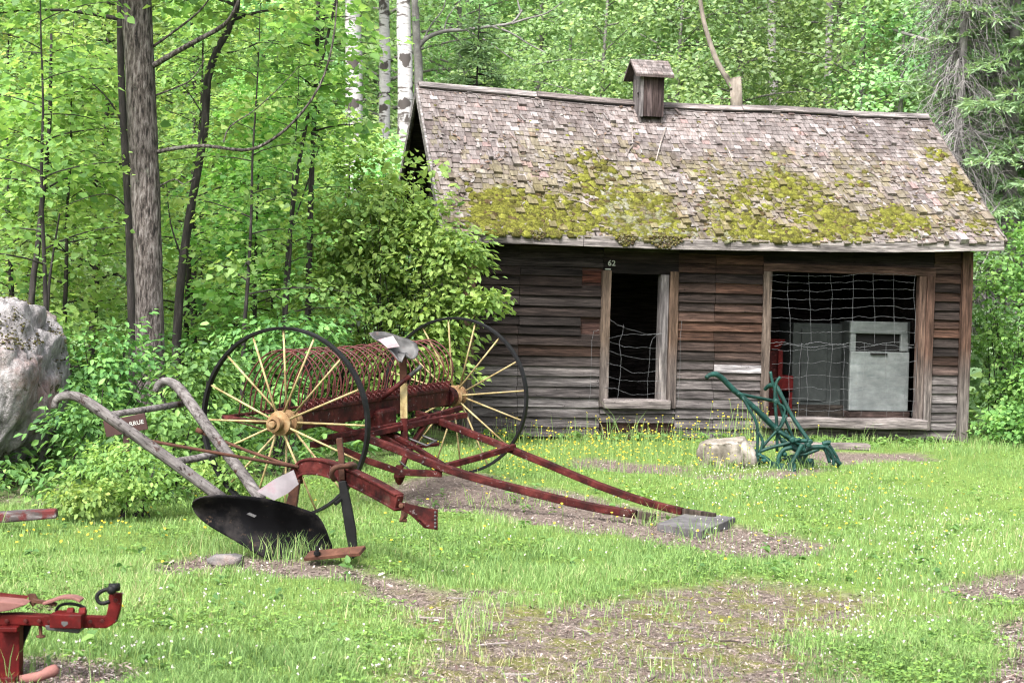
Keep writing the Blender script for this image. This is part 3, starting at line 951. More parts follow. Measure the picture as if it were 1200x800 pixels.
def moss_amt(u, s):
    u = np.asarray(u, float); s = np.asarray(s, float)
    a = np.zeros(u.shape)
    for (cu_, cs, ru, rs, w) in MOSS_SPOTS:
        d = ((u - cu_) / ru) ** 2 + ((s - cs) / rs) ** 2
        a = np.maximum(a, w * np.exp(-0.75 * d * d))
    return np.clip(a + (fbm(u * 3.0, s * 9, 23, 4) - 0.5) * 0.9 * sstep(0.04, 0.4, a + 0.05) + (fbm(u * 1.4, s * 4, 29, 3) - 0.55) * 0.5 * sstep(0.85, 0.3, s), 0, 1)


SH_C = [(0.205, 0.182, 0.176), (0.225, 0.20, 0.194), (0.19, 0.167, 0.161), (0.245, 0.218, 0.211), (0.205, 0.174, 0.165), (0.265, 0.238, 0.231), (0.15, 0.127, 0.12)]


def shingle_rows(back):
    mb = MB(); rows = 31; expo = 1.0 / rows
    for r in range(rows):
        s0 = r * expo - 0.012; u = -0.37 - random.uniform(0, 0.08)
        while u < LEN + 0.32:
            w = random.uniform(0.055, 0.12) if not back else 0.3
            u1 = min(u + w, LEN + 0.335)
            if u1 - u < 0.03: break
            uc = (u + u1) / 2
            ua = max(u, -0.37)
            mo = float(moss_amt(uc, s0)) if not back else 0.2
            worn = float(fbm(uc * 1.3, s0 * 5, 61, 3))
            rag = 0.5 + 0.9 * float(sstep(0.75, 0.2, s0))
            if random.random() < 0.035 * rag and worn > 0.45:
                u = u1; continue
            sl = s0 + random.uniform(-0.007, 0.007) * rag ** 1.5
            t0 = 0.017 + random.uniform(0, 0.014) * rag + (random.random() < 0.06 * rag) * random.uniform(0.01, 0.04)
            c = random.choice(SH_C); k = random.uniform(0.9, 1.12) * (0.62 + 0.75 * worn)
            if random.random() < 0.035 * rag: c, k = (0.29, 0.215, 0.205), 1.0
            if random.random() < 0.05 * rag: c, k = (0.36, 0.33, 0.33), 1.05
            m_ = min(0.75, mo * 0.9)
            c = tuple(k * c[i] * (1 - m_) + (0.15, 0.135, 0.04)[i] * m_ for i in range(3))
            if random.random() < 0.4 * float(sstep(0.85, 0.3, s0)): c = tuple(a * 0.6 + b * 0.4 for a, b in zip(c, (0.17, 0.15, 0.06)))
            g = random.uniform(0.001, 0.005); sk = random.uniform(-0.006, 0.006) * rag * 1.5
            st = min(sl + 0.11, 1.0)
            q = [roof_pt(ua + g + sk, sl, 0.004, back), roof_pt(u1 - g + sk, sl + random.uniform(-0.003, 0.003), 0.004, back), roof_pt(u1 - g, st, -0.012, back), roof_pt(ua + g, st, -0.012, back),
                 roof_pt(ua + g + sk, sl, 0.004 + t0, back), roof_pt(u1 - g + sk, sl, 0.004 + t0 + random.uniform(-0.005, 0.005), back), roof_pt(u1 - g, st, 0.0, back), roof_pt(ua + g, st, 0.0, back)]
            mb.hexa(q, c)
            u = u1
    return mb


shingle_rows(False).build('shingles', M['shingle'], roof, local=True)
shingle_rows(True).build('back_shingles', M['shingle'], roof, local=True)

# moss cushions: squashed lumps with a fuzz of tips
ICO = None


def ico():
    t = (1 + 5 ** 0.5) / 2
    v = nrmz(np.array([(-1, t, 0), (1, t, 0), (-1, -t, 0), (1, -t, 0), (0, -1, t), (0, 1, t), (0, -1, -t), (0, 1, -t), (t, 0, -1), (t, 0, 1), (-t, 0, -1), (-t, 0, 1)], float))
    f = [(0, 11, 5), (0, 5, 1), (0, 1, 7), (0, 7, 10), (0, 10, 11), (1, 5, 9), (5, 11, 4), (11, 10, 2), (10, 7, 6), (7, 1, 8), (3, 9, 4), (3, 4, 2), (3, 2, 6), (3, 6, 8), (3, 8, 9), (4, 9, 5), (2, 4, 11), (6, 2, 10), (8, 6, 7), (9, 8, 1)]
    return v, f


IV, IF = ico()
mb = MB(); fz = Leaves(); fp = []; ftn = []
tried = 0
RN = unit(np.array([0, -(4.18 - 2.38), RV + OVE]))
while tried < 34000:
    tried += 1
    u = random.uniform(-0.33, LEN + 0.28); s = random.random() ** 1.5
    a = float(moss_amt(u, s))
    if random.random() > max(0, a - 0.24) * 1.25 + 0.02: continue
    size = (random.uniform(0.010, 0.024) if random.random() < 0.72 else random.uniform(0.035, 0.075)) * (0.5 + 0.8 * a)
    hh = min(size * random.uniform(0.4, 0.65) * (0.6 + 0.7 * a), 0.026)
    pale = float(vnoise(u * 1.7, s * 6, 77))
    r = random.random()
    warm_ = float(sstep(3.6, 4.4, u))
    base = (0.17, 0.17, 0.034)
    if r < 0.25: base = (0.125, 0.115, 0.034)
    elif r < 0.55: base = (0.235, 0.24, 0.048)
    elif r < 0.60: base = (0.11, 0.08, 0.04)
    if 1.6 < u < 3.0 and s < 0.45 and random.random() < 0.45: base = random.choice([(0.22, 0.215, 0.14), (0.29, 0.285, 0.22), (0.19, 0.16, 0.10), (0.17, 0.17, 0.05)])
    elif pale > 0.72 and r > 0.6: base = (0.24, 0.24, 0.15)
    c = roof_pt(u, s, 0.012 + 0.25 * hh)
    jj = RNG.uniform(0.7, 1.3, (12, 1))
    an = random.uniform(0, 6.28); ca, sa = math.cos(an), math.sin(an)
    loc = IV * jj * np.array([size, size * random.uniform(0.6, 1.3), hh])
    loc = np.stack([loc[:, 0] * ca - loc[:, 1] * sa, loc[:, 0] * sa + loc[:, 1] * ca, loc[:, 2]], 1)
    sv = np.array([0, RN[2], -RN[1]])
    w = c + loc[:, :1] * np.array([1, 0, 0]) + loc[:, 1:2] * sv + loc[:, 2:] * RN
    mb.add(w, IF, jit(base))
    nf = 3 + int(5 * a) + int(size * 90)
    for _ in range(nf):
        fp.append(c + np.array([1, 0, 0]) * random.uniform(-1, 1) * size + sv * random.uniform(-1, 1) * size + RN * hh * random.uniform(0.3, 0.9))
        ftn.append(np.clip(random.gauss(0.58, 0.12) + 0.35 * (pale - 0.5) + (0.25 if sum(base) > 0.55 else 0), 0, 1))
# moss hanging over the eave board
for (px0, px1, drop) in ((623, 640, 9), (722, 746, 12), (760, 798, 13)):
    for _ in range(300):
        x = random.uniform(px0, px1); u = rpx(x, 282)[0]; z = eave_z(u)
        dz = random.uniform(-0.01, drop * 0.0105) * (1 - ((x - (px0 + px1) / 2) / (px1 - px0) * 1.6) ** 2)
        c = np.array([u, -OVE - 0.035 + random.uniform(-0.02, 0.02), float(z) + 0.03 - max(dz, -0.02)])
        sz = random.uniform(0.007, 0.019)
        base = random.choice([(0.16, 0.13, 0.06), (0.21, 0.19, 0.09), (0.20, 0.19, 0.04), (0.11, 0.08, 0.05), (0.26, 0.24, 0.16)])
        mb.add(c + IV * RNG.uniform(0.6, 1.3, (12, 1)) * sz, IF, base)
        fp.append(c + RNG.uniform(-1, 1, 3) * sz); ftn.append(random.uniform(0, 0.8))
mb.build('moss', M['moss'], roof, local=True, smooth=True)['kind'] = 'stuff'
fp = np.array(fp); n = len(fp)
lv = Leaves(); lv.add(fp, RNG.normal(0, 1, (n, 3)), RN + RNG.normal(0, 0.5, (n, 3)), RNG.uniform(0.007, 0.017, n), np.array(ftn))
mesh_obj('moss_tips', lv.mesh('moss_tips', M['mossfuzz'], 'long'), roof)
# fallen leaves, chips and twigs lying on the shingles
mb = MB()
for _ in range(1500):
    u = random.uniform(-0.3, LEN + 0.25); s = random.random() ** 1.2 * 0.98
    if random.random() > 0.35 + 0.65 * float(sstep(0.8, 0.3, s)): continue
    if float(moss_amt(u, s)) > 0.45 and random.random() < 0.75: continue
    c = roof_pt(u, s, 0.03 + random.uniform(0, 0.012)); a = random.uniform(0, 6.28); l = random.uniform(0.015, 0.05); w = random.uniform(0.008, 0.022)
    sv = np.array([0, RN[2], -RN[1]]); e1 = np.array([1, 0, 0]) * math.cos(a) + sv * math.sin(a); e2 = np.cross(RN, e1)
    col_ = random.choice([(0.30, 0.245, 0.22), (0.36, 0.33, 0.31), (0.18, 0.12, 0.09), (0.25, 0.18, 0.14), (0.40, 0.37, 0.36), (0.12, 0.09, 0.07)])
    mb.add([c - e1 * l, c - e2 * w + RN * random.uniform(-0.004, 0.012), c + e1 * l + RN * random.uniform(0, 0.015), c + e2 * w + RN * random.uniform(-0.004, 0.012)], [(0, 1, 2, 3)], col_)
for _ in range(170):
    u = random.uniform(-0.3, LEN + 0.2); s = random.uniform(0.12, 0.95)
    if float(moss_amt(u, s)) > 0.4 or random.random() > 0.3 + 0.7 * float(sstep(2.8, 0.0, u)) : continue
    sv = np.array([0, RN[2], -RN[1]]); l = random.uniform(0.03, 0.10); w = random.uniform(0.006, 0.018); c = roof_pt(u, s, 0.03); dd = unit(sv + np.array([random.uniform(-0.35, 0.1), 0, 0])); e2 = np.cross(RN, dd)
    mb.hexa([c - dd * l - e2 * w, c - dd * l + e2 * w, c + dd * l + e2 * w, c + dd * l - e2 * w, c - dd * l - e2 * w + RN * 0.012, c - dd * l + e2 * w + RN * 0.016, c + dd * l + e2 * w + RN * 0.006, c + dd * l - e2 * w + RN * 0.006], jit(random.choice([(0.34, 0.31, 0.30), (0.28, 0.245, 0.235), (0.29, 0.23, 0.215)])))
for (x0, y0, x1, y1) in ((694, 246, 672, 238), (740, 150, 741, 172), (741, 172, 733, 186), (850, 173, 858, 190), (935, 258, 950, 259), (780, 150, 768, 190), (690, 150, 700, 165), (1020, 207, 1030, 216)):
    a = rpx(x0, y0); b = rpx(x1, y1)
    mb.tube([roof_pt(a[0], a[1], 0.03), roof_pt((a[0] + b[0]) / 2, (a[1] + b[1]) / 2 + 0.006, 0.045), roof_pt(b[0], b[1], 0.03)], [0.010, 0.009, 0.006], 5, (0.42, 0.36, 0.33))
mb.build('roof_litter', M['litter'], roof, local=True)

# fascia, verge boards, ridge boards
mb = MB()
js = [-0.34, rpx(686, 285)[0], rpx(857, 288)[0], LEN + 0.30]
for a, b in zip(js[:-1], js[1:]):
    n = 5; g = 0.003
    pts = [(a + g + (b - a - 2 * g) * i / n, -OVE - 0.02, float(eave_z(a + (b - a) * i / n)) - 0.052) for i in range(n + 1)]
    mb.bar(pts, 0.032, 0.125, tone=jit((0.36, 0.33, 0.325), 0.85, 1.1))
mb.build('fascia_board', M['board'], roof, local=True, bevel=0.005)
for u, back in ((-0.385, False), (-0.385, True), (LEN + 0.345, False), (LEN + 0.345, True)):
    mb = MB()
    n = 6
    pts = [roof_pt(u, i / n * 1.0, -0.045, back) for i in range(n + 1)]
    mb.bar(pts, 0.028, 0.11, up=(0, -0.5, 1), tone=(0.33, 0.31, 0.31) if u < 0 else (0.2, 0.17, 0.16))
    mb.build('verge_board', M['board'], roof, local=True)
mb = MB()
js = [-0.37, 1.15, 2.45, 3.9, 5.2, LEN + 0.33]
for i, (a, b) in enumerate(zip(js[:-1], js[1:])):
    for back in (False, True):
        n = 4
        pts = [roof_pt(a + 0.004 + (b - a - 0.008) * k / n, 0.985, 0.045 + 0.01 * (i % 2), back) for k in range(n + 1)]
        mb.bar(pts, 0.115, 0.018, up=(0, (0.62 if back else -0.62), 0.78), tone=random.choice([(0.19, 0.165, 0.16), (0.25, 0.225, 0.22), (0.32, 0.295, 0.29)]))
mb.build('ridge_board', M['board'], roof, local=True)

# ---- roof vent
VF = 1.50


def cp(px, py, v=VF):
    u, z = WL(px, py, v); return u, z


(cu0, cz0), (cu1, _), (_, cz1) = cp(750.5, 134), cp(777.5, 134), cp(764, 85)
cd = 0.34
vent = None
mb = MB()
nb = 4
for k in range(nb):
    a = cu0 + (cu1 - cu0) * k / nb; b = cu0 + (cu1 - cu0) * (k + 1) / nb
    mb.box((a + 0.002, VF - random.uniform(0, 0.004), cz0 - 0.02), (b - 0.002, VF + 0.02, cz1 + 0.02), random.choice([(0.095, 0.07, 0.068), (0.13, 0.10, 0.10), (0.075, 0.055, 0.055)]))
for k in range(nb):
    a = VF + 0.02 + cd * k / nb; b = VF + 0.02 + cd * (k + 1) / nb
    z0_ = cz0 + 0.26 if k == 1 else cz0 - 0.05
    for uu in (cu0, cu1 - 0.02):
        zz1 = cz1 + 0.10
        mb.box((uu, a + 0.002, cz0 - 0.1), (uu + 0.02, b - 0.002, zz1 if not (k == 1 and uu == cu0) else cz0 + 0.22), random.choice([(0.27, 0.245, 0.25), (0.22, 0.20, 0.20)]))
        if k == 1 and uu == cu0: mb.box((uu, a + 0.002, cz0 + 0.29), (uu + 0.02, b - 0.002, zz1), (0.25, 0.23, 0.23))
mb.box((cu0, VF + cd + 0.02, cz0 - 0.1), (cu1, VF + cd + 0.04, cz1 + 0.02), (0.1, 0.08, 0.08))
mb.box((cu0 - 0.015, VF - 0.012, cz0 - 0.03), (cu0 + 0.03, VF + 0.0225, cz1 + 0.02), (0.30, 0.28, 0.285))
vent = mb.build('roof_vent', M['post'], hut, local=True)
mb = MB()
vr = VF + 0.02 + cd / 2
ztop = cp(764, 71, vr)[1]; zev = cp(764, 87.5, VF - 0.10)[1]
for back in (False, True):
    rows = 5
    for r in range(rows):
        f0 = r / rows; f1 = min(1.0, (r + 1.6) / rows)
        u = cu0 - 0.10
        while u < cu1 + 0.10:
            u1 = min(u + random.uniform(0.05, 0.1), cu1 + 0.10)

            def pt(uu, f, h):
                vv = (VF - 0.10) + (vr - VF + 0.10) * f; zz = zev + (ztop - zev) * f + h
                if back: vv = 2 * vr - vv
                return (uu, vv, zz)
            c = jit(random.choice(SH_C[:5])); t0 = random.uniform(0.012, 0.022)
            mb.hexa([pt(u + 0.002, f0, 0), pt(u1 - 0.002, f0, 0), pt(u1 - 0.002, f1, -0.008), pt(u + 0.002, f1, -0.008), pt(u + 0.002, f0, t0), pt(u1 - 0.002, f0, t0), pt(u1 - 0.002, f1, 0.004), pt(u + 0.002, f1, 0.004)], c)
            u = u1
    mb.hexa([pt(cu0 - 0.1, 0, -0.03), pt(cu1 + 0.1, 0, -0.03), pt(cu1 + 0.1, 1, -0.03), pt(cu0 - 0.1, 1, -0.03), pt(cu0 - 0.1, 0, -0.006), pt(cu1 + 0.1, 0, -0.006), pt(cu1 + 0.1, 1, -0.012), pt(cu0 - 0.1, 1, -0.012)], (0.1, 0.08, 0.075))
mb.build('vent_cap', M['shingle'], vent, local=True)

# ================================================================== THINGS INSIDE THE HUT
fl = osill - 0.095


def inside(px, py, v):
    u, z = WL(px, py, v); return np.array(hut_world(u, v, z)), u, z


def hbox(mb, px0, px1, py0, py1, v0, v1, tone=(1, 1, 1), zlo=None, jit=0.0, tilt=0.0):
    u0, z1 = WL(px0, py0, v0); u1, z0 = WL(px1, py1, v0)
    if zlo is not None: z0 = zlo
    q = [hut_world(u, v, z) for z in (z0, z1) for (u, v) in ((u0 + (tilt if z == z1 else 0), v0), (u1 + (tilt if z == z1 else 0), v0), (u1 + (tilt if z == z1 else 0), v1), (u0 + (tilt if z == z1 else 0), v1))]
    mb.hexa(q, tone)
    return u0, u1, z0, z1


# white chipped cabinet, body plates leave the slot open before a near-black sheet
v0 = 0.42
cab = thing('white_cabinet', 'chipped white wooden cabinet with a dark slot, standing behind the wire of the wide doorway', 'cabinet', hut_world(WL(1030, 480, v0)[0], v0 + 0.2, fl))
mb = MB()
hbox(mb, 997, 1064, 376, 392, v0, v0 + 0.05); hbox(mb, 997, 1064, 411.5, 482, v0 - 0.006, v0 + 0.05)
hbox(mb, 997, 1003, 391, 412, v0 + 0.001, v0 + 0.05); hbox(mb, 1056, 1064, 391, 412, v0 + 0.001, v0 + 0.05)
mb.build('front_panel', M['whitebox'], cab, bevel=0.012)
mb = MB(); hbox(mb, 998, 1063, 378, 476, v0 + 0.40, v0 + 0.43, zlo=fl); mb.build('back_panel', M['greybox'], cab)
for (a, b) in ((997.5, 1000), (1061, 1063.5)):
    mb = MB(); hbox(mb, a, b, 377, 480, v0 + 0.052, v0 + 0.40, zlo=fl); mb.build('side_panel', M['greybox'], cab)  # sides of the white cabinet coloured dark to paint in the shaded gap
mb = MB(); hbox(mb, 1001, 1060, 390, 413, v0 + 0.07, v0 + 0.09); mb.build('slot_shade', M['dark'], cab)  # near-black sheet, the slot's inner shade put into its colour
mb = MB(); hbox(mb, 1021, 1040, 413.5, 416, v0 - 0.03, v0 - 0.007); mb.build('handle', M['dark'], cab)
mb = MB(); hbox(mb, 996, 1066, 482, 487, v0 - 0.02, v0 + 0.42, zlo=fl, tone=(0.07, 0.05, 0.045)); mb.build('base_board', M['board'], cab, bevel=0.006)
v1 = 0.75
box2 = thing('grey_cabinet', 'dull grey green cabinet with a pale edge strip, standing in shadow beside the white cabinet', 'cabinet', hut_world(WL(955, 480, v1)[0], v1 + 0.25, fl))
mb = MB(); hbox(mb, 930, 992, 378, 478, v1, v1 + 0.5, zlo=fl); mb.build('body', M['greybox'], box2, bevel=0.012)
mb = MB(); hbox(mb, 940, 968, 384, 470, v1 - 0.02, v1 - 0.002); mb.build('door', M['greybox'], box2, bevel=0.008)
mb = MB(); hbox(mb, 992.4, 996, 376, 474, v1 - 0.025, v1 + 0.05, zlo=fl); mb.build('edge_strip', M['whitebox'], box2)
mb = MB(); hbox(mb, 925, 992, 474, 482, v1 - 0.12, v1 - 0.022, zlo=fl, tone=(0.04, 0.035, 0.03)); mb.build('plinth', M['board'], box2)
v2 = 0.55
redm = thing('red_machine', 'dark red machine with a flared hopper behind the left post of the wide doorway', 'machine', hut_world(WL(908, 470, v2)[0], v2 + 0.2, fl))
mb = MB(); u0, z1 = WL(897, 397, v2); u1, z0 = WL(919, 410, v2)
mb.hexa([hut_world(u, v, z) for (u, v, z) in ((u0, v2 + 0.05, z0), (u1 - 0.04, v2 + 0.05, z0), (u1 - 0.04, v2 + 0.4, z0), (u0, v2 + 0.4, z0), (u0 - 0.06, v2, z1), (u1 + 0.02, v2, z1), (u1 + 0.02, v2 + 0.45, z1), (u0 - 0.06, v2 + 0.45, z1))])
mb.build('hopper', M['brightred'], redm, bevel=0.01)
mb = MB(); hbox(mb, 898, 911, 410, 478, v2 + 0.08, v2 + 0.4, zlo=fl); mb.build('body', M['redrust'], redm, bevel=0.01)
mb = MB(); hbox(mb, 914, 930, 440, 458, v2 + 0.02, v2 + 0.3); mb.build('gear_case', M['brightred'], redm, bevel=0.02)
mb = MB(); hbox(mb, 912.5, 915.5, 410, 480, v2, v2 + 0.03, zlo=fl); hbox(mb, 925, 928, 459, 480, v2 + 0.05, v2 + 0.08, zlo=fl); mb.build('leg', M['brightred'], redm)

# plank lying on the ground before the wide doorway
pa, pb = G(866, 523), G(1018, 527)
pz = max(hz(*pa[:2]), hz(*pb[:2])) + 0.035
mb = MB(); mb.bar([(*(pa[:2] + (pb[:2] - pa[:2]) * t), pz + random.uniform(-0.006, 0.006)) for t in np.linspace(0, 1, 7)], 0.22, 0.07, tone=(0.30, 0.265, 0.25))
tag(mb.build('doorstep_plank', M['board'], None, loc=((pa + pb) / 2), bevel=0.012), 'grey weathered plank lying on the ground in front of the wide doorway', 'plank')
# ================================================================== HAY RAKE
def smooth_path(pts, k=4):
    """Catmull-Rom through the points"""
    p = [V3(q) for q in pts]; out = []
    for i in range(len(p) - 1):
        a = p[max(i - 1, 0)]; b = p[i]; c = p[i + 1]; d = p[min(i + 2, len(p) - 1)]
        for j in range(k):
            t = j / k
            out.append(0.5 * ((2 * b) + (c - a) * t + (2 * a - 5 * b + 4 * c - d) * t * t + (3 * b - a - 3 * c + d) * t ** 3))
    out.append(p[-1]); return out


HN = P(333, 495, 12.2); HF = P(533, 463.5, 14.85)
AX = unit(HF - HN); ADIR = unit(np.array([AX[0], AX[1], 0])); FW = np.array([ADIR[1], -ADIR[0], 0])
RC = (HN + HF) / 2; HALF = np.linalg.norm(HF - HN) / 2
WR = 0.685


def RK(a, f, z):
    """rake coordinates: along the axle, forward, height above the axle line"""
    return RC + AX * a + FW * f + np.array([0, 0, z])


def RP(px, py, a):
    return on_plane(px, py, RC + AX * a, ADIR)


rake = thing('hay_rake', 'old hay rake with curved red tines, tall cream spoked wheels and two long shafts', 'hay rake', (RC[0], RC[1], hz(RC[0], RC[1])))
for (c, sgn) in ((HN, -1), (HF, 1)):
    n = 64; mb = MB(); ex = FW; ez = np.cross(AX, FW) if np.cross(AX, FW)[2] > 0 else -np.cross(AX, FW)
    ring = []
    for i in range(n):
        an = 2 * math.pi * i / n; d = ex * math.cos(an) + ez * math.sin(an)
        for (r, w) in ((WR, -0.027), (WR, 0.027), (WR - 0.022, 0.024), (WR - 0.022, -0.024)):
            ring.append(c + d * r + AX * w)
    f = []
    for i in range(n):
        j = (i + 1) % n
        for k in range(4):
            f.append((i * 4 + k, i * 4 + (k + 1) % 4, j * 4 + (k + 1) % 4, j * 4 + k))
    mb.add(ring, f)
    wheel = mb.build('wheel', M['black'], rake, bevel=0.003)
    mb = MB()
    o = AX * sgn
    mb.lathe(c, o, [(-0.16, 0.05), (-0.155, 0.068), (-0.10, 0.07), (-0.085, 0.052), (-0.055, 0.05), (-0.045, 0.092), (-0.02, 0.092), (-0.012, 0.055), (0.04, 0.052), (0.05, 0.09), (0.072, 0.09), (0.08, 0.05), (0.12, 0.046), (0.125, 0.056), (0.155, 0.056), (0.16, 0.036), (0.135, 0.032)], 20)
    mb.lathe(c, o, [(0.12, 0.027), (0.175, 0.027), (0.178, 0.018)], 8)
    mb.build('hub', M['hub'], wheel, bevel=0.0)
    for i in range(16):
        an = 2 * math.pi * (i + 0.0) / 16 + (0.02 if sgn < 0 else 0.11); d = ex * math.cos(an) + ez * math.sin(an)
        off = (0.06 if i % 2 else -0.035)
        mb = MB()
        mb.tube([c + d * 0.075 + o * off, c + d * (WR - 0.020)], [0.0086, 0.0074], 7)
        mb.build('spoke', M['cream'], wheel, smooth=True)

mb = MB()
mb.bar([RK(a, 0, 0) for a in np.linspace(-HALF + 0.14, HALF - 0.16, 9)], 0.085, 0.13)
mb.bar([RK(a, 0.045, 0.075) for a in np.linspace(-HALF + 0.2, HALF - 0.25, 5)], 0.03, 0.03)
mb.lathe(RK(HALF - 0.20, 0, 0), AX, [(0, 0.085), (0.10, 0.088), (0.10, 0.06), (0.02, 0.06)], 18)
mb.tube([RK(-HALF, 0, 0), RK(HALF, 0, 0)], 0.022, 10)
mb.build('axle_beam', M['redrust'], rake, bevel=0.006)
for i in range(28):
    a = -1.22 + 2.42 * i / 27; j = random.uniform(-0.015, 0.015); jz = random.uniform(-0.015, 0.02)
    path = [(0.03, 0.09), (0.085, 0.19), (0.075, 0.32), (-0.01, 0.43 + jz), (-0.14, 0.485 + jz), (-0.29, 0.45 + jz), (-0.41, 0.34), (-0.475, 0.19), (-0.50 + j, 0.02 + j)]
    mb = MB()
    mb.tube(smooth_path([RK(a + j * (k / 8.0), f, z) for k, (f, z) in enumerate(path)], 4), 0.0060, 6)
    coil = [RK(a - 0.022 + 0.044 * t / 14, 0.035 + 0.026 * math.cos(t * 0.9), 0.10 + 0.026 * math.sin(t * 0.9)) for t in range(15)]
    mb.tube(coil, 0.0062, 5)
    mb.build('tine', M['tinered'], rake, smooth=True)

# holder castings along the beam
mb = MB()
for i in range(28):
    a = -1.22 + 2.42 * i / 27
    mb.beam(RK(a, 0.02, 0.06), RK(a, 0.05, 0.145), 0.032, 0.035, up=(1, 0, 0))
mb.build('tine_holder', M['redrust'], rake, bevel=0.004)

# shafts, ending on the slab
SHA = [RP(*p) for p in ((372, 492, -0.52), (415, 508, -0.42), (462, 525, -0.33), (520, 548, -0.27), (570, 563, -0.2), (620, 576, -0.15), (660, 586, -0.12), (700, 595, -0.10), (768, 606, -0.07))]
SHB = [RP(*p) for p in ((488, 484, 0.58), (505, 490, 0.55), (560, 511, 0.5), (640, 543, 0.43), (700, 568, 0.38), (760, 589, 0.33), (800, 599, 0.28), (838, 604, 0.22))]
# the last stretch of each shaft is bare dark wood
mb = MB(); mb.bar(smooth_path(SHA[:8] + [SHA[7] + (SHA[8] - SHA[7]) * 0.68], 2), 0.055, 0.06); mb.build('shaft', M['redrust'], rake, bevel=0.008)
mb = MB(); mb.bar(smooth_path(SHB[:7], 2), 0.05, 0.055); mb.build('shaft', M['redrust'], rake, bevel=0.008)
WT = (0.10, 0.08, 0.065)
mb = MB(); mb.bar([SHA[7] + (SHA[8] - SHA[7]) * 0.70, SHA[8]], 0.050, [0.055, 0.05], tone=WT); mb.build('shaft_tip', M['post'], rake, bevel=0.006)
mb = MB(); mb.bar([SHB[6] + (SHB[7] - SHB[6]) * 0.02, SHB[7]], 0.046, [0.05, 0.04], tone=WT); mb.build('shaft_tip', M['post'], rake, bevel=0.006)


def rbar(name, pts, w, h, mat='redrust', up=(0, 0, 1)):
    mb = MB(); mb.bar([RP(*p) for p in pts], w, h, up=up); return mb.build(name, M[mat], rake, bevel=0.005)


rbar('cross_frame', [(366, 521, -0.95), (420, 511, -0.45), (505, 493, 0.45), (545, 486, 0.9)], 0.06, 0.045)
rbar('cross_frame', [(386, 512, -0.85), (470, 497, 0.15), (540, 478, 0.95)], 0.04, 0.04)
rbar('draft_bar', [(512, 549, -0.25), (560, 536, 0.15), (603, 523, 0.47)], 0.05, 0.045)
rbar('draft_bar', [(398, 525, -0.7), (432, 540, -0.55), (470, 553, -0.40), (518, 555, -0.25)], 0.045, 0.05)
rbar('brace', [(432, 482, -0.05), (450, 512, -0.1), (478, 528, -0.05)], 0.035, 0.04)
rbar('brace', [(503, 488, 0.5), (490, 510, 0.25), (476, 532, 0.0), (472, 545, -0.1)], 0.04, 0.04)
rbar('brace', [(450, 505, 0.0), (480, 520, -0.05), (520, 545, -0.22)], 0.04, 0.035)
rbar('foot_board', [(455, 512, 0.05), (485, 524, 0.1), (512, 520, 0.3)], 0.07, 0.025, 'redrust')
mb = MB(); mb.tube([RP(446, 500, 0.1), RP(500, 522, 0.1), RP(512, 516, 0.2)], 0.009, 6); mb.tube([RP(490, 508, 0.3), RP(512, 517, 0.3)], 0.008, 6); mb.tube([RP(468, 540, -0.2), RP(482, 552, -0.15), RP(497, 557, -0.1)], 0.007, 6)
mb.build('linkage_rod', M['greymetal'], rake, smooth=True)
mb = MB(); mb.tube([RK(-HALF + 0.25, -0.05, -0.02), RK(-HALF + 0.30, -0.40, -0.04), RK(-HALF + 0.32, -0.72, -0.02)], 0.017, 8)
mb.tube([RK(HALF - 0.30, -0.05, -0.02), RK(HALF - 0.30, -0.70, -0.03)], 0.017, 8)
mb.tube([RK(-HALF + 0.32, -0.70, -0.02), RK(HALF - 0.30, -0.68, -0.03)], 0.013, 8)
mb.build('stripper_frame', M['redrust'], rake)
for i in range(9):
    a = -1.15 + 2.3 * i / 8
    mb = MB(); mb.tube([RK(a, 0.02, -0.07), RK(a, -0.3, -0.1), RK(a, -0.69, -0.025)], 0.006, 5); mb.build('stripper_rod', M['redrust'], rake)
mb = MB(); c = RP(468, 557, -0.3); mb.lathe(c + np.array([0, 0, 0.08]), (0, 0, -1), [(0, 0.03), (0.09, 0.045), (0.13, 0.028), (0.15, 0.012)], 10); mb.build('hitch_block', M['redrust'], rake)
c = RK(-0.02, 0.03, 0.02)
mb = MB(); mb.beam(c + AX * -0.13 - np.array([0, 0, 0.11]), c + AX * 0.16 - np.array([0, 0, 0.10]), 0.15, 0.17); mb.build('gear_housing', M['redrust'], rake, bevel=0.025)
# trip lever
mb = MB(); lv = [RP(430, 480, -0.05), RP(455, 460, -0.03), RP(481, 440, 0.0)]; mb.tube(lv, [0.024, 0.022, 0.018], 8); lever = mb.build('lever', M['redrust'], rake, smooth=True)
mb = MB(); mb.tube([RP(480.5, 440.4, 0.0), RP(494, 428.5, 0.02)], [0.0185, 0.017], 8); mb.build('grip', M['greymetal'], lever, smooth=True)
# seat post: flat spring bar, its middle worn to cream
SPA = 0.06
mb = MB(); mb.bar([RP(472.5, 418, SPA), RP(472.5, 434, SPA), RP(473, 449, SPA)], 0.015, 0.062, up=FW); mb.build('seat_post', M['rust'], rake, bevel=0.003)
mb = MB(); mb.bar([RP(473, 449, SPA), RP(473.5, 490, SPA)], 0.0155, 0.060, up=FW); mb.build('worn_post', M['cream'], rake, bevel=0.003)
mb = MB(); mb.bar([RP(473.5, 490, SPA), RP(474, 517, SPA)], 0.015, 0.062, up=FW); mb.build('seat_post', M['redrust'], rake, bevel=0.003)
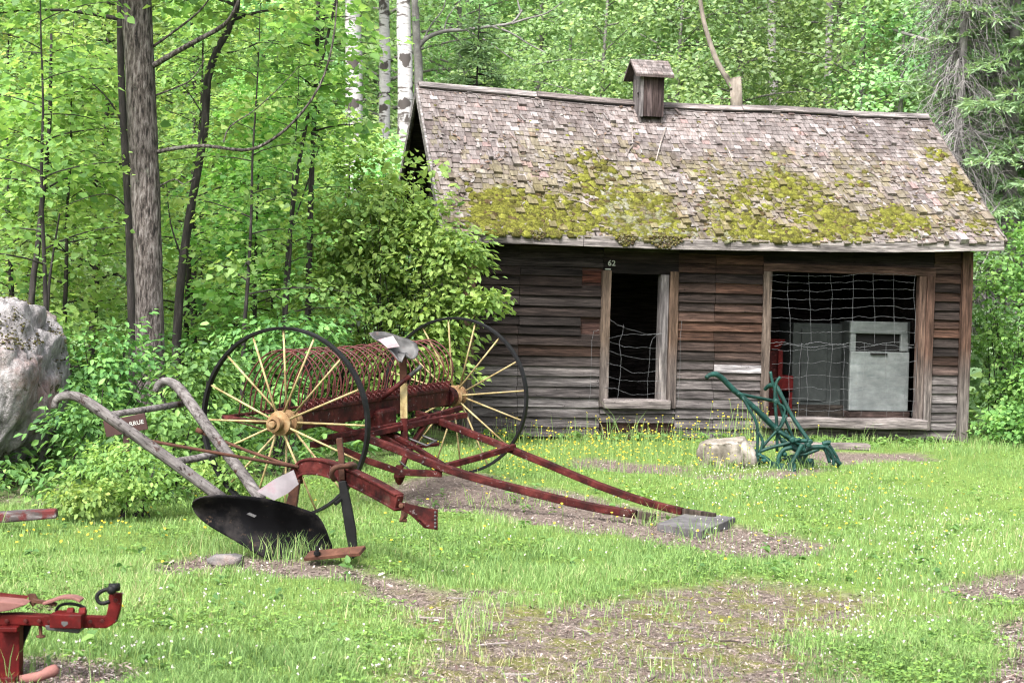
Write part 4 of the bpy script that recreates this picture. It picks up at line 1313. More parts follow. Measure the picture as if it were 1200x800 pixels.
# pan seat
SEO = P(461, 403, 13.35); SN = unit(np.array([0.25, -0.78, 0.62]))
out = [(432.4, 390), (440, 388.2), (450, 388.4), (460, 391), (470, 394.5), (480, 397.5), (488, 402), (490.5, 409), (489, 416), (485.5, 420), (481, 419.5), (478.5, 416), (476.5, 413), (473.5, 417), (471, 424), (467, 422), (463, 416), (456, 408), (447, 400.5), (438, 396)]
op = [on_plane(x, y, SEO, SN) for x, y in out]; cen = sum(op) / len(op)
mb = MB(); verts = [cen - SN * 0.05]; rings = 5; n = len(op)
for r in range(1, rings + 1):
    t = r / rings
    for p in op: verts.append(cen + (p - cen) * t - SN * 0.05 * (1 - t * t))
f = [(0, 1 + i, 1 + (i + 1) % n) for i in range(n)]
for r in range(rings - 1):
    for i in range(n):
        a = 1 + r * n + i; b = 1 + r * n + (i + 1) % n
        f.append((a, b, b + n, a + n))
mb.add(verts, f); seat = mb.build('seat', M['greymetal'], rake, smooth=True)
so = seat.modifiers.new('sheet', 'SOLIDIFY'); so.thickness = 0.008
mb = MB(); pq = [on_plane(x, y, SEO + SN * 0.012, SN) for x, y in ((442.7, 398.2), (460.5, 393.6), (468.3, 406.3), (454.4, 408.2))]
mb.plate(pq, SN * 0.003); mb.build('placard', M['placard'], seat)

# concrete slab under the shaft tips
sl = [G(770, 618), G(822, 628), G(862, 611), G(808, 604)]
mb = MB(); zt = max(p[2] for p in sl) + 0.03
base = [np.array([p[0], p[1], zt - 0.14]) for p in sl]; top = [np.array([p[0], p[1], zt]) for p in sl]
mb.hexa(base + top); mid = sum(base) / 4
tag(mb.build('concrete_slab', M['slab'], None, loc=mid, bevel=0.006), 'flat grey concrete slab with rake shafts resting on it among wood chips', 'slab')

# ================================================================== WALKING PLOUGH
pb0 = G(385, 655)
plow = thing('walking_plow', 'large walking plow with bleached wooden handles, black curved moldboard and red iron beam', 'plow', (pb0[0], pb0[1], hz(*pb0[:2])))
h1 = smooth_path(PL([(64, 478), (66, 469), (74, 464), (90, 464.5), (108, 475), (135, 493.5), (160, 511), (190, 532), (220, 554), (262, 585)], 10.25), 3)
n = len(h1); rad = [0.019 + 0.016 * min(1, i / (n * 0.45)) for i in range(n)]
mb = MB(); mb.tube(h1, rad, 10, jit=0.02); mb.build('handle', M['handle'], plow, smooth=True)
h2 = smooth_path([P(x, y, d) for x, y, d in ((182, 459, 10.9), (186, 450, 10.9), (195, 446.5, 10.9), (207, 452, 10.88), (220, 468, 10.8), (240, 496, 10.7), (262, 526, 10.6), (285, 556, 10.5), (306, 586, 10.42))], 3)
n = len(h2); rad = [0.020 + 0.016 * min(1, i / (n * 0.45)) for i in range(n)]
mb = MB(); mb.tube(h2, rad, 10, jit=0.02); mb.build('handle', M['handle'], plow, smooth=True)
mb = MB(); mb.tube([P(126, 486.5, 10.3), P(170, 480, 10.6), P(214, 473, 10.85)], 0.021, 9); mb.build('handle_rung', M['handle'], plow, smooth=True)
mb = MB(); mb.tube([P(203, 541, 10.35), P(230, 537, 10.5), P(258, 530, 10.62)], 0.023, 9); mb.build('handle_rung', M['handle'], plow, smooth=True)
mb = MB(); mb.tube([P(171, 515.5, 10.32), P(240, 528, 10.3), P(300, 538.5, 10.35), P(349, 547.5, 10.4)], 0.0105, 7); mb.build('brace_rod', M['rust'], plow, smooth=True)
mb = MB(); mb.tube([P(232, 505, 10.72), P(290, 528, 10.55), P(330, 542, 10.42), P(350, 547, 10.38)], 0.0105, 7); mb.tube([P(230, 503, 10.7), P(238, 507, 10.7)], 0.017, 8); mb.build('brace_rod', M['rust'], plow, smooth=True)
# iron beam, ending in a drilled hitch
bm_ = smooth_path([P(x, y, d) for x, y, d in ((346, 566, 10.45), (348, 553, 10.45), (357, 546.5, 10.44), (375, 546.5, 10.4), (395, 552, 10.3), (420, 562.5, 10.15), (445, 575, 9.95), (468, 588.5, 9.82))], 3)
mb = MB(); mb.bar(bm_, 0.05, 0.082); mb.bar([p + np.array([0, 0, 0.043]) for p in bm_], 0.068, 0.014); mb.bar([p - np.array([0, 0, 0.043]) for p in bm_], 0.068, 0.014); mb.build('beam', M['redrust'], plow, bevel=0.004)
mb = MB()
for (dx, d) in ((0, 9.70), (6, 9.60)):
    o = [P(x + dx, y + dx * 0.15, d) for x, y in ((468, 588), (494, 594), (507, 596), (507, 620), (497, 618.5), (482, 604), (468, 596))]
    mb.plate(o, np.array([0, 0.014, 0]))
mb.build('hitch_plate', M['redrust'], plow, bevel=0.002)
for i in range(5):
    c = P(510, 600 + i * 4.2, 9.60); mb = MB(); mb.lathe(c, (0, -1, 0), [(-0.004, 0.007), (0.006, 0.007), (0.007, 0.004)], 8); mb.build('rivet', M['greymetal'], plow)
for (x, y) in ((470, 592), (476, 591), (492, 606)):
    mb = MB(); mb.lathe(P(x, y, 9.70), (0, -1, 0), [(0, 0.014), (0.012, 0.014), (0.014, 0.008)], 8); mb.build('rivet', M['rust'], plow)
mb = MB()
mb.tube([P(474, 590, 9.8), P(474, 604, 9.8), P(470, 610, 9.8)], [0.02, 0.02, 0.012], 8); mb.tube([P(468, 609, 9.8), P(477, 609.5, 9.8)], 0.012, 6)
mb.build('hitch_bolt', M['rust'], plow)
# standing colter with clamp
mb = MB(); mb.bar([P(397.5, 513, 10.2), P(400, 535, 10.2), P(401, 562, 10.2)], 0.035, 0.042, up=(0, 1, 0)); mb.build('coulter_shank', M['rust'], plow, bevel=0.004)
kn = [P(400, 562, 10.2), P(404, 590, 10.15), P(409, 625, 10.1), P(414, 657, 10.08)]
mb = MB(); o = [(396, 564), (405, 563), (411, 590), (416.5, 620), (418.5, 651), (411, 656), (404, 620), (399.5, 590)]
mb.plate([P(x, y, 10.15) for x, y in o], np.array([0.004, 0.024, 0])); mb.build('coulter', M['black'], plow, bevel=0.004)
cl = smooth_path([P(x, y, d) for x, y, d in ((392, 562, 10.18), (388.5, 556, 10.14), (391, 549, 10.12), (397, 546.5, 10.12), (410, 545.5, 10.15), (416, 545, 10.3), (414, 551, 10.4))], 3)
mb = MB(); mb.tube(cl, 0.0155, 8); mb.tube([P(409, 541, 10.2), P(411, 552, 10.2)], 0.026, 8); mb.build('clamp', M['rust'], plow, smooth=True)
mb = MB(); mb.tube([P(400, 584, 10.16), P(393, 590, 10.1)], 0.012, 7); mb.build('clamp_bolt', M['black'], plow)
# moldboard: a twisted shell
cols = [(225, 588, 594), (229, 583.5, 603), (240, 580, 613), (256, 579.2, 623), (275, 579.6, 633), (295, 581, 646), (315, 584, 657), (335, 589, 663), (352, 594.5, 665), (364, 598.5, 665), (372, 602, 665), (380, 613, 664), (387, 633, 662), (391.5, 644, 660)]
NV = 9; verts = []
for (x, yt, yb) in cols:
    u = (x - 225) / 166.0
    for k in range(NV):
        t = k / (NV - 1)
        d = 10.22 + 0.06 * u - 0.10 * (1 - u) * (1 - t) + 0.08 * math.sin(math.pi * t) * (0.5 + 0.5 * u) - 0.06 * t * u
        verts.append(P(x, yt + (yb - yt) * t, d))
f = []
for i in range(len(cols) - 1):
    for k in range(NV - 1):
        a = i * NV + k
        f.append((a, a + 1, a + NV + 1, a + NV))
mb = MB(); mb.add(verts, f); mold = mb.build('moldboard', M['mould'], plow, smooth=True, subs=1)
so = mold.modifiers.new('sheet', 'SOLIDIFY'); so.thickness = 0.007; so.offset = 1
mb = MB(); mb.plate([P(x, y, 10.12) for x, y in ((289, 602), (292, 601), (300, 604.5), (298, 606))], np.array([0, 0.03, 0])); mb.build('bolt_head', M['greymetal'], mold)
# frog and landside post, share plank
mb = MB(); mb.bar([P(346, 560, 10.45), P(344, 580, 10.46), P(340, 600, 10.48), P(338, 640, 10.5)], [0.07, 0.06, 0.075, 0.09], [0.07, 0.065, 0.08, 0.1], up=(0, 1, 0)); mb.build('standard', M['rust'], plow, bevel=0.006)
mb = MB(); a, b = P(360, 651, 10.15), P(425, 645, 10.02)
mb.bar([a, (a + b) / 2, b], 0.10, 0.022, up=(0, -0.35, 1)); share = mb.build('share', M['rust'], plow, bevel=0.003)
mb = MB(); c = P(371.5, 650, 10.08); mb.lathe(c, (0, 0, 1), [(0, 0.02), (0.02, 0.02), (0.022, 0.012), (0.05, 0.011), (0.055, 0.006)], 8); mb.build('share_bolt', M['black'], share)
# bleached tin plate
mb = MB(); mb.plate([on_plane(x, y, P(325, 568, 10.13), (0.15, -1, 0.3)) for x, y in ((301, 575.5), (322, 561), (344, 550.5), (350, 567), (337, 578), (321, 586))], np.array([0, 0.006, 0.001])); mb.build('name_plate', M['whitemetal'], plow)

# brown sign on a stake
sc_ = P(147, 498, 12.3)
sign = thing('plow_sign', 'small brown sign with white lettering, half hidden behind the plow handle', 'sign', (sc_[0], sc_[1], hz(sc_[0], sc_[1])))
SR = unit(P(172, 493, 12.3) - P(122, 503, 12.3)); SUP = unit(np.cross(SR, np.array([0, 1, 0]))); SUP = SUP if SUP[2] > 0 else -SUP
SFN = np.cross(SR, SUP); SFN = SFN if SFN[1] < 0 else -SFN
mb = MB(); W2, H2 = 0.153, 0.060
mb.plate([sc_ - SR * W2 - SUP * H2, sc_ + SR * W2 - SUP * H2, sc_ + SR * W2 + SUP * H2, sc_ - SR * W2 + SUP * H2], -SFN * 0.018)
panel = mb.build('panel', M['signbrown'], sign, bevel=0.003)
mb = MB(); mb.bar([sc_ - SFN * 0.038 + np.array([0, 0, 0.04]), np.array([sc_[0], sc_[1] + 0.04, hz(sc_[0], sc_[1]) - 0.05])], 0.04, 0.03, up=(0, 1, 0)); mb.build('stake', M['signbrown'], sign)
Rm = Matrix(((SR[0], SUP[0], SFN[0]), (SR[1], SUP[1], SFN[1]), (SR[2], SUP[2], SFN[2]))).to_4x4()
text_mesh('lettering', 'CHARRUE', 0.042, M['lettering'], panel, Matrix.Translation(Vector(sc_ + SFN * 0.002 + SR * 0.035) - wmat(sign).translation) @ Rm, 'CENTER', 0.0015, 0.0006, 1.08)

# ================================================================== RED IMPLEMENT (lower corner)
D0 = 7.0
ib = P(12, 800, D0)
imp = thing('red_implement', 'bright red iron implement with bent drawbar and black shackle in the lawn corner', 'farm implement', (ib[0], ib[1], hz(ib[0], ib[1])))
gz0 = hz(ib[0], ib[1])


def ibar(name, pts, w, h, mat='brightred', d=D0, up=(0, 0, 1), bev=0.004):
    mb = MB(); mb.bar([P(p[0], p[1], p[2] if len(p) > 2 else d) for p in pts], w, h, up=up); return mb.build(name, M[mat], imp, bevel=bev)


ibar('frame_bar', [(-260, 728), (-60, 727), (20, 724), (60, 726)], 0.07, 0.042)
ibar('drawbar', [(52, 726.5, 6.98), (98, 727.5, 6.98), (124, 728), (131, 724), (134.5, 712), (136, 694)], 0.05, 0.036, up=(0, 1, 0.001))
ibar('clamp_plate', [(60, 726, 6.93), (97, 727, 6.93)], 0.05, 0.058)
mb = MB(); mb.plate([P(x, y, 6.96) for x, y in ((52, 732), (96, 733), (92, 742), (54, 738))], np.array([0, 0.12, 0])); mb.build('under_plate', M['greymetal'], imp, bevel=0.004)
mb = MB()
for x in (83, 97): mb.lathe(P(x, 716.5, 6.97), (1, 0, 0.05), [(-0.014, 0.014), (-0.012, 0.018), (0.012, 0.018), (0.014, 0.014)], 10)
mb.bar([P(66, 717.5, 6.98), P(84, 717, 6.98)], 0.04, 0.014); mb.build('clamp_bolt', M['brightred'], imp)
mb = MB(); mb.plate([P(x, y, 6.905) for x, y in ((72, 724), (75, 721), (79, 723), (79.5, 731), (75, 734), (72, 731))], np.array([0, 0.003, 0])); mb.build('worn_spot', M['greymetal'], imp)
ibar('post', [(13, 730, 7.0), (13, 765, 7.0), (13, 800, 7.0)], 0.062, 0.085, up=(1, 0, 0))
mb = MB(); mb.plate([P(x, y, 7.05) for x, y in ((-40, 731), (37, 731), (22, 768), (-40, 800))], np.array([0, 0.02, 0])); mb.build('share_plate', M['black'], imp, bevel=0.003)
mb = MB(); mb.tube([P(47, 730, 6.99), P(48, 744, 6.99)], 0.008, 7); mb.lathe(P(48, 744, 6.99), (0, 0, -1), [(0, 0.018), (0.006, 0.02), (0.010, 0.012)], 8); mb.build('hanging_bolt', M['rust'], imp)
mb = MB()
o = [P(x, y, 6.94) for x, y in ((-120, 708), (-20, 703), (20, 706), (31, 708), (12, 715), (-30, 722), (-120, 726))]
mb.plate(o, np.array([0, 0.09, 0.004])); mb.build('wing_plate', M['pinkred'], imp, bevel=0.004)
mb = MB(); mb.plate([P(x, y, 7.05) for x, y in ((-120, 706), (-20, 701), (26, 706), (0, 712), (-120, 716))], np.array([0, 0.12, 0.01])); mb.build('wing_plate', M['brightred'], imp, bevel=0.004)
mb = MB(); mb.bar(smooth_path([P(x, y, 7.0) for x, y in ((52, 706), (62, 703), (74, 699), (88, 699.5), (96, 703))], 3), 0.06, [0.012] * 13, up=(0, 0, 1)); mb.build('latch_plate', M['pinkred'], imp, bevel=0.003)
mb = MB(); mb.bar(smooth_path([P(x, y, 7.02) for x, y in ((34, 700), (39, 699), (39.5, 704), (36, 707))], 2), 0.03, 0.012, up=(0, 1, 0)); mb.bar([P(38, 703, 7.0), P(56, 706, 7.0), P(66, 708, 7.0)], 0.03, 0.012); mb.build('hook', M['rust'], imp)
mb = MB(); mb.tube(smooth_path([P(x, y, 7.0) for x, y in ((66, 716), (68, 711), (76, 707), (90, 708), (100, 712))], 3), 0.007, 6); mb.build('linkage', M['black'], imp)
sh = [P(x, y, 6.985) for x, y in ((131, 690), (122, 691), (115.5, 695), (113.5, 700), (116, 705), (121, 706.5), (129, 704))]
mb = MB(); mb.tube(smooth_path(sh, 3), 0.0085, 8); mb.tube([P(128, 688, 6.96), P(140, 687.5, 6.96)], 0.017, 9); mb.tube([P(134, 684.5, 6.93), P(134, 692, 6.93)], 0.017, 9); mb.lathe(P(134.5, 688, 6.98), (0, -1, 0), [(0, 0.016), (0.06, 0.02), (0.075, 0.012)], 10)
mb.build('shackle', M['black'], imp, smooth=True)
for (x, y) in ((8, 727), (30, 727), (46, 727), (58, 728.5), (106, 728), (120, 727), (135.5, 703)):
    mb = MB(); mb.lathe(P(x, y, 6.955), (0, -1, 0), [(-0.002, 0.009), (0.006, 0.009), (0.007, 0.005)], 6); mb.build('bolt', M['redrust'], imp)
mb = MB()
for k in range(26):
    c = P(random.uniform(28, 68), random.uniform(710, 715), random.uniform(6.95, 7.03)); mb.tube([c, c + np.array([random.uniform(-0.03, 0.03), random.uniform(-0.02, 0.02), random.uniform(-0.01, 0.02)])], [0.003, 0.0015], 4, random.choice([(0.3, 0.26, 0.2), (0.16, 0.13, 0.09), (0.2, 0.22, 0.1)]))
mb.build('caught_straw', M['litter'], imp)
mb = MB(); mb.bar([P(2, 735, 6.97), P(24, 735, 6.97)], 0.10, 0.02); mb.build('post_flange', M['brightred'], imp, bevel=0.004)
mb = MB(); mb.bar([P(5, 794, 6.97), P(22, 794, 6.97)], 0.11, 0.03); mb.build('post_flange', M['brightred'], imp, bevel=0.004)
# skid foot in the chips
mb = MB(); mb.tube(smooth_path([P(-40, 800, 7.0), P(15, 797, 7.0), P(38, 794, 6.95), P(56, 788, 6.93), (P(68, 781.5, 6.93))], 3), [0.022] * 9 + [0.026, 0.026, 0.022, 0.012], 9, jit=0.14); mb.build('skid', M['pinkred'], imp, smooth=True)
mb = MB(); mb.bar([P(13, 792, 7.02), P(13, 806, 7.02)], 0.12, 0.13, up=(1, 0, 0)); mb.build('foot', M['redrust'], imp, bevel=0.01)

# wooden pole on the grass
pp = [P(x, y, d) for x, y, d in ((-160, 615, 11.0), (0, 605.5, 11.05), (35, 603, 11.08), (67, 601, 11.1))]
mb = MB(); mb.bar(pp, 0.09, [0.075, 0.07, 0.068, 0.06]); pole = mb.build('wooden_pole', M['post'], None, loc=pp[1], bevel=0.012)
pole.data.materials.clear()
M['polemat'] = surf_mat('dark pole with red paint', [(0.3, (0.03, 0.022, 0.022)), (0.5, (0.11, 0.085, 0.085)), (0.68, (0.34, 0.31, 0.32))], scale=4, stretch=(1.2, 8, 8), rough=0.8, bump=0.4,
                        patch=((0.13, 0.015, 0.015), 5.0, 0.53, 0.6))
pole.data.materials.append(M['polemat'])
tag(pole, 'dark wooden pole with flaking red paint lying low in the grass beside the boulder', 'pole')
# a stone that carries it (outside the frame too)
mb = MB()

# ================================================================== GREEN CULTIVATOR
cb = P(905, 548, 17.0)
cult = thing('hand_cultivator', 'dark green walking cultivator with two upswept handles, standing before the wide doorway', 'cultivator', (cb[0], cb[1], hz(cb[0], cb[1])))
ZD = 17.0 - 16.9


def Z(x, y):
    return (800 + x / 5.0, 420 + y / 5.0)


def ctube(name, pts, r, d, mat='green', d2=None, k=3):
    n = len(pts); q = []
    for i, (x, y) in enumerate(pts):
        dd = d if d2 is None else d + (d2 - d) * i / (n - 1)
        q.append(P(*Z(x, y), dd))
    mb = MB(); sp = smooth_path(q, k)
    rr = r * 0.8 if not hasattr(r, '__len__') else list(np.interp(np.linspace(0, 1, len(sp)), np.linspace(0, 1, len(r)), r))
    mb.tube(sp, rr, 8); return mb.build(name, M[mat], cult, smooth=True)


ctube('handle', [(138, 112), (160, 96), (195, 92), (235, 118), (280, 165), (330, 210), (430, 295), (545, 405), (640, 480), (720, 520)], [0.02, 0.028, 0.03, 0.026, 0.02], 16.85, d2=17.1)
ctube('handle', [(482, 182), (500, 163), (525, 155), (555, 172), (590, 240), (640, 335), (690, 410), (745, 490)], [0.018, 0.026, 0.024, 0.021, 0.021], 17.35, d2=17.1)
ctube('lever', [(515, 75), (524, 130), (545, 200), (580, 310), (620, 400), (670, 520)], 0.018, 17.15)
ctube('lever', [(572, 108), (548, 145), (540, 230), (548, 330), (553, 420), (553, 545)], 0.020, 17.05)
ctube('handle_rung', [(322, 205), (430, 228), (545, 250)], 0.021, 16.95, d2=17.3)
ctube('brace', [(350, 225), (395, 305), (430, 370), (440, 450), (432, 650)], 0.018, 16.9)
ctube('brace', [(610, 330), (580, 390), (545, 430), (490, 490), (455, 540)], 0.018, 17.0)
ctube('brace', [(440, 430), (470, 490), (440, 590), (430, 640)], 0.018, 16.9)
ctube('frame_bar', [(560, 425), (610, 455), (680, 480), (745, 480)], 0.026, 17.0)
ctube('frame_bar', [(575, 470), (640, 520), (700, 545), (760, 520), (850, 515)], 0.030, 16.95)
ctube('frame_bar', [(600, 420), (640, 490), (690, 530), (740, 470)], 0.020, 17.15)
for (pts, d) in (([(640, 520), (590, 535), (563, 580), (560, 630), (575, 655)], 16.85), ([(690, 540), (660, 575), (625, 595), (632, 650)], 16.95), ([(720, 530), (690, 570), (692, 610), (745, 625)], 17.15),
                 ([(760, 510), (725, 560), (712, 600), (730, 640)], 17.25), ([(440, 560), (480, 580), (515, 610), (528, 645)], 16.9), ([(700, 500), (665, 570), (640, 615), (640, 652)], 16.8)):
    t = ctube('tine', pts, [0.022, 0.022, 0.022, 0.018], d)
    e = P(*Z(*pts[-1]), d); mb = MB()
    mb.plate([e + V3(q) for q in ((-0.035, 0, 0.07), (0.035, 0, 0.07), (0.045, -0.01, 0.0), (0.0, -0.03, -0.05), (-0.045, -0.01, 0.0))], (0, 0.014, 0)); mb.build('shovel', M['green'], t, bevel=0.003)
ctube('brace', [(545, 255), (600, 300), (560, 420)], 0.016, 17.1)
ctube('brace', [(400, 270), (470, 350), (545, 425), (600, 520)], 0.02, 17.2)
ctube('frame_bar', [(450, 545), (520, 520), (600, 500), (690, 470)], 0.022, 16.9)
ctube('frame_bar', [(560, 600), (640, 570), (720, 560), (800, 530)], 0.02, 17.05)
for (x, y) in ((470, 600), (590, 560), (660, 590), (735, 600)):
    mb = MB(); c = P(*Z(x, y), 16.88); mb.lathe(c, (0.3, -0.9, 0.1), [(-0.02, 0.018), (0.0, 0.026), (0.03, 0.026), (0.05, 0.018), (0.055, 0.010)], 10); mb.build('tine_clamp', M['green'], cult)
ctube('front_hanger', [(845, 490), (838, 530), (850, 570), (862, 610)], 0.022, 16.95)
ctube('front_hanger', [(825, 520), (870, 575), (905, 600), (925, 620)], 0.026, 17.05)
ctube('clevis', [(820, 500), (845, 492), (865, 492)], 0.03, 16.95)
ctube('front_hanger', [(840, 515), (868, 545), (885, 590), (880, 625)], 0.02, 16.9)
ctube('front_hanger', [(855, 500), (895, 560), (915, 605), (905, 640)], 0.018, 17.1)
mb = MB(); c = P(*Z(400, 585), 16.95); mb.plate([c + V3(q) for q in ((-0.06, 0, 0.08), (0.05, 0, 0.10), (0.09, -0.02, -0.02), (0.06, -0.03, -0.12), (-0.02, -0.02, -0.10), (-0.07, 0, -0.02))], (0.02, 0.02, 0)); mb.build('hiller_plate', M['green'], cult, bevel=0.004)
for (x, y) in ((745, 485), (700, 525), (640, 475), (553, 410), (545, 250), (735, 505)):
    mb = MB(); mb.lathe(P(*Z(x, y), 16.85), (0, -1, 0), [(-0.05, 0.026), (0.04, 0.026), (0.045, 0.016)], 8); mb.build('bolt', M['green'], cult)

# ================================================================== STONES
def rock(name, loc, size, mat, seed, label, cat, sub=4, carve=None, amp=0.22):
    import bmesh
    bm = bmesh.new(); bmesh.ops.create_icosphere(bm, subdivisions=sub, radius=1.0)
    from mathutils import noise as mn
    off = Vector((seed * 3.1, seed * 1.7, seed * 0.9))
    for v in bm.verts:
        p = v.co.copy()
        # flatten towards a block with planes
        q = Vector([math.copysign(abs(c) ** 0.72, c) for c in p])
        k = 1 + amp * mn.noise(p * 1.3 + off) + amp * 0.45 * mn.noise(p * 3.1 + off) + amp * 0.22 * mn.noise(p * 7 + off) + amp * 0.10 * mn.noise(p * 15 + off) - amp * 0.16 * max(0, 0.12 - abs(mn.noise(p * 2.3 + off * 2))) / 0.12 + amp * 0.06 * mn.noise(p * 31 + off)
        q = q * k
        v.co = Vector((q.x * size[0], q.y * size[1], q.z * size[2]))
        if carve: v.co = carve(v.co)
    me = bpy.data.meshes.new(name); bm.to_mesh(me); bm.free()
    for p in me.polygons: p.use_smooth = True
    me.materials.append(M[mat])
    o = mesh_obj(name, me, None, loc)
    return tag(o, label, cat)


def carve_boulder(c):
    # overhanging nose on the right, undercut below
    t = c.z / 0.85
    c.x += 0.16 * max(0, min(1, (t + 0.9) / 1.5)) - 0.22 * max(0, -t - 0.05)
    return c


M['granite_mossy'] = surf_mat('granite with lichen and moss', [(0.28, (0.14, 0.13, 0.13)), (0.44, (0.33, 0.31, 0.315)), (0.55, (0.44, 0.415, 0.42)), (0.7, (0.58, 0.55, 0.56))], scale=9.0, stretch=(1.3, 1.3, 0.9), rough=0.95, bump=1.0, bdist=0.06, detail=12,
                              patch=((0.34, 0.235, 0.215), 2.0, 0.50, 0.66), fine=((0.10, 0.09, 0.05), 4.5, 0.585, 0.63), gain=0.53, spec=0.1, streak=((22, 22, 14), 0.68, 1.25))
bo = P(10, 455, 14.0)
boulder = rock('granite_boulder', (bo[0] - 0.31, bo[1], 0.66), (0.66, 0.8, 0.86), 'granite_mossy', 4.0, 'big pale granite boulder with moss patches beside the leafy undergrowth', 'boulder', 6, carve_boulder, 0.24)
mb = MB(); from mathutils import noise as mn
for vtx in boulder.data.vertices:
    n_ = vtx.normal; c = vtx.co
    k = mn.noise(c * 2.6 + Vector((3, 1, 7))) + 0.5 * mn.noise(c * 7.0) + 0.45 * (n_.z - 0.55) + 0.25 * (c.z - 0.35)
    if k < 0.22 or c.y > 0.35 or random.random() > 0.92: continue
    sz = random.uniform(0.006, 0.017)
    mb.add(np.array(c) + RNG.normal(0, 0.008, 3) + IV * RNG.uniform(0.6, 1.25, (12, 1)) * np.array([sz, sz, sz * 0.45]), IF, jit(random.choice([(0.12, 0.105, 0.04), (0.16, 0.14, 0.05), (0.09, 0.07, 0.04), (0.17, 0.17, 0.06)])))
mb.build('moss', M['moss'], boulder, local=True, smooth=True)['kind'] = 'stuff'
ro = P(852, 534, 16.9)
def carve_flat(c):
    top = 0.15 + 0.12 * c.x + 0.05 * c.y
    if c.z > top: c.z = top + (c.z - top) * 0.18
    c.x *= 1.0 - 0.25 * max(0, c.z) / 0.22
    return c


rock('field_stone', (ro[0], ro[1] + 0.1, hz(ro[0], ro[1]) + 0.11), (0.255, 0.22, 0.26), 'stone', 2.0, 'pale flat-topped field stone among buttercups beside the green cultivator', 'stone', 5, carve_flat, 0.3)
for (x, y, s, sd) in ((262, 661, 0.07, 5.0),):
    p = G(x, y); rock('small_stone', (p[0], p[1] + 0.06, p[2] + s * 0.2), (s * 1.5, s, s * 0.6), 'granite', sd, 'small half buried stone in the chips under the plow moldboard', 'stone', 3)
p = P(-70, 610, 11.05)
rock('small_stone', (p[0], p[1], hz(p[0], p[1]) - 0.02), (0.14, 0.14, 0.05), 'stone', 9.0, 'flat stone carrying the dark wooden pole', 'stone', 3)
# ================================================================== TREES
def gen_tree(seed, H, r, zb, nb, L, el=(10, 35), nsp=6, nl=24, ls=0.09, spr=0.30, flat=0.35, droop=0.5, shape='maple', thick=0.3, lean=0.03, tone0=0.5, nside=7, mb=None, lv=None, path=None, top_spray=True, base=(0, 0, 0), azc=None, bw=1.0):
    rg = np.random.default_rng(seed)
    mb = mb or MB(); lv = lv or Leaves(); base = V3(base)
    if path is None:
        la = rg.uniform(0, 6.28); n = 9; path = []
        ox = oy = 0
        for i in range(n):
            t = i / (n - 1)
            ox += rg.normal(0, 0.02) * H / 8 + math.cos(la) * lean * H / 8; oy += rg.normal(0, 0.02) * H / 8 + math.sin(la) * lean * H / 8
            path.append(np.array([ox, oy, t * H - (0.15 if i == 0 else 0)]))
        path = [p - np.array([path[0][0], path[0][1], 0]) + base for p in path]
        sp = smooth_path(path, 2); m = len(sp)
        mb.tube(sp, [r * (1 - 0.93 * (i / (m - 1)) ** 0.9) * (1.25 if i == 0 else 1) for i in range(m)], nside)
    zs = np.array([p[2] for p in path]); xs = np.array([p[0] for p in path]); ys = np.array([p[1] for p in path])
    az = rg.uniform(0, 6.28)
    for i in range(nb):
        f = (i + rg.uniform(0, 1)) / nb; z = zs[0] + zb + (H - zb) * f * 0.98
        az += 2.39996 + rg.normal(0, 0.3)
        a_ = az if azc is None else azc[0] + rg.uniform(-1, 1) * azc[1]
        ln = L(f) * rg.uniform(0.65, 1.15)
        e0 = math.radians(rg.uniform(*el))
        p0 = np.array([np.interp(z, zs, xs), np.interp(z, zs, ys), z]); rr = max(0.006, min(r * 0.35 * (1 - 0.8 * f), 0.02 * ln + 0.004)) * bw
        pts = [p0]; d = 5
        for k in range(1, d + 1):
            e = e0 - droop * (k / d) * 0.9; st = ln / d
            a2 = a_ + rg.normal(0, 0.12)
            pts.append(pts[-1] + st * np.array([math.cos(a2) * math.cos(e), math.sin(a2) * math.cos(e), math.sin(e)]))
        mb.tube(pts, list(np.linspace(rr, 0.003, d + 1)), 5, caps=False)
        out = np.array([math.cos(a_), math.sin(a_), 0]); side = np.array([-out[1], out[0], 0])
        for s in range(nsp):
            t = 0.28 + 0.75 * (s + rg.uniform(0, 1)) / nsp
            q = min(t, 1.0) * d; k = min(int(q), d - 1)
            c = pts[k] + (pts[k + 1] - pts[k]) * (q - k) + side * rg.normal(0, 0.16) * ln * (0.4 + 0.6 * math.sin(math.pi * min(t, 1))) + np.array([0, 0, rg.normal(0, 0.05)])
            m = max(3, int(nl * rg.uniform(0.6, 1.3)))
            sr = spr * rg.uniform(0.7, 1.25)
            ang = rg.uniform(0, 6.28, m); rad = sr * np.sqrt(rg.uniform(0, 1, m))
            off = np.outer(np.cos(ang) * rad, out) + np.outer(np.sin(ang) * rad, side); off[:, 2] += rg.normal(0, thick * sr, m) - 0.25 * rad
            nr = np.array([0, 0, 1.0]) + rg.normal(0, flat, (m, 3)) + out * 0.15
            ax = off * 1.5 + out * 0.35 * sr + rg.normal(0, 0.25 * sr, (m, 3)); ax[:, 2] -= 0.25 * sr
            tn = np.clip(rg.normal(tone0 + rg.normal(0, 0.22), 0.12, m), 0, 1)
            lv.add(c + off, nr, ax, ls * rg.uniform(0.5, 1.35, m), tn)
    return mb, lv


def finish_tree(name, label, cat, group, mbs, lvs, bark, leaf, shape, loc, rz=0, scale=1.0, fold=0.2, droop=0.15):
    t = thing(name, label, cat, (0, 0, 0), 0, group)
    a = mbs.build('trunk', bark, t, local=True, smooth=True)
    b = mesh_obj('crown', lvs.mesh('crown', leaf, shape, fold, droop), t)
    t.location = [float(c) for c in loc]; t.rotation_euler = (0, 0, rz); t.scale = (scale,) * 3
    return t, (a, b)


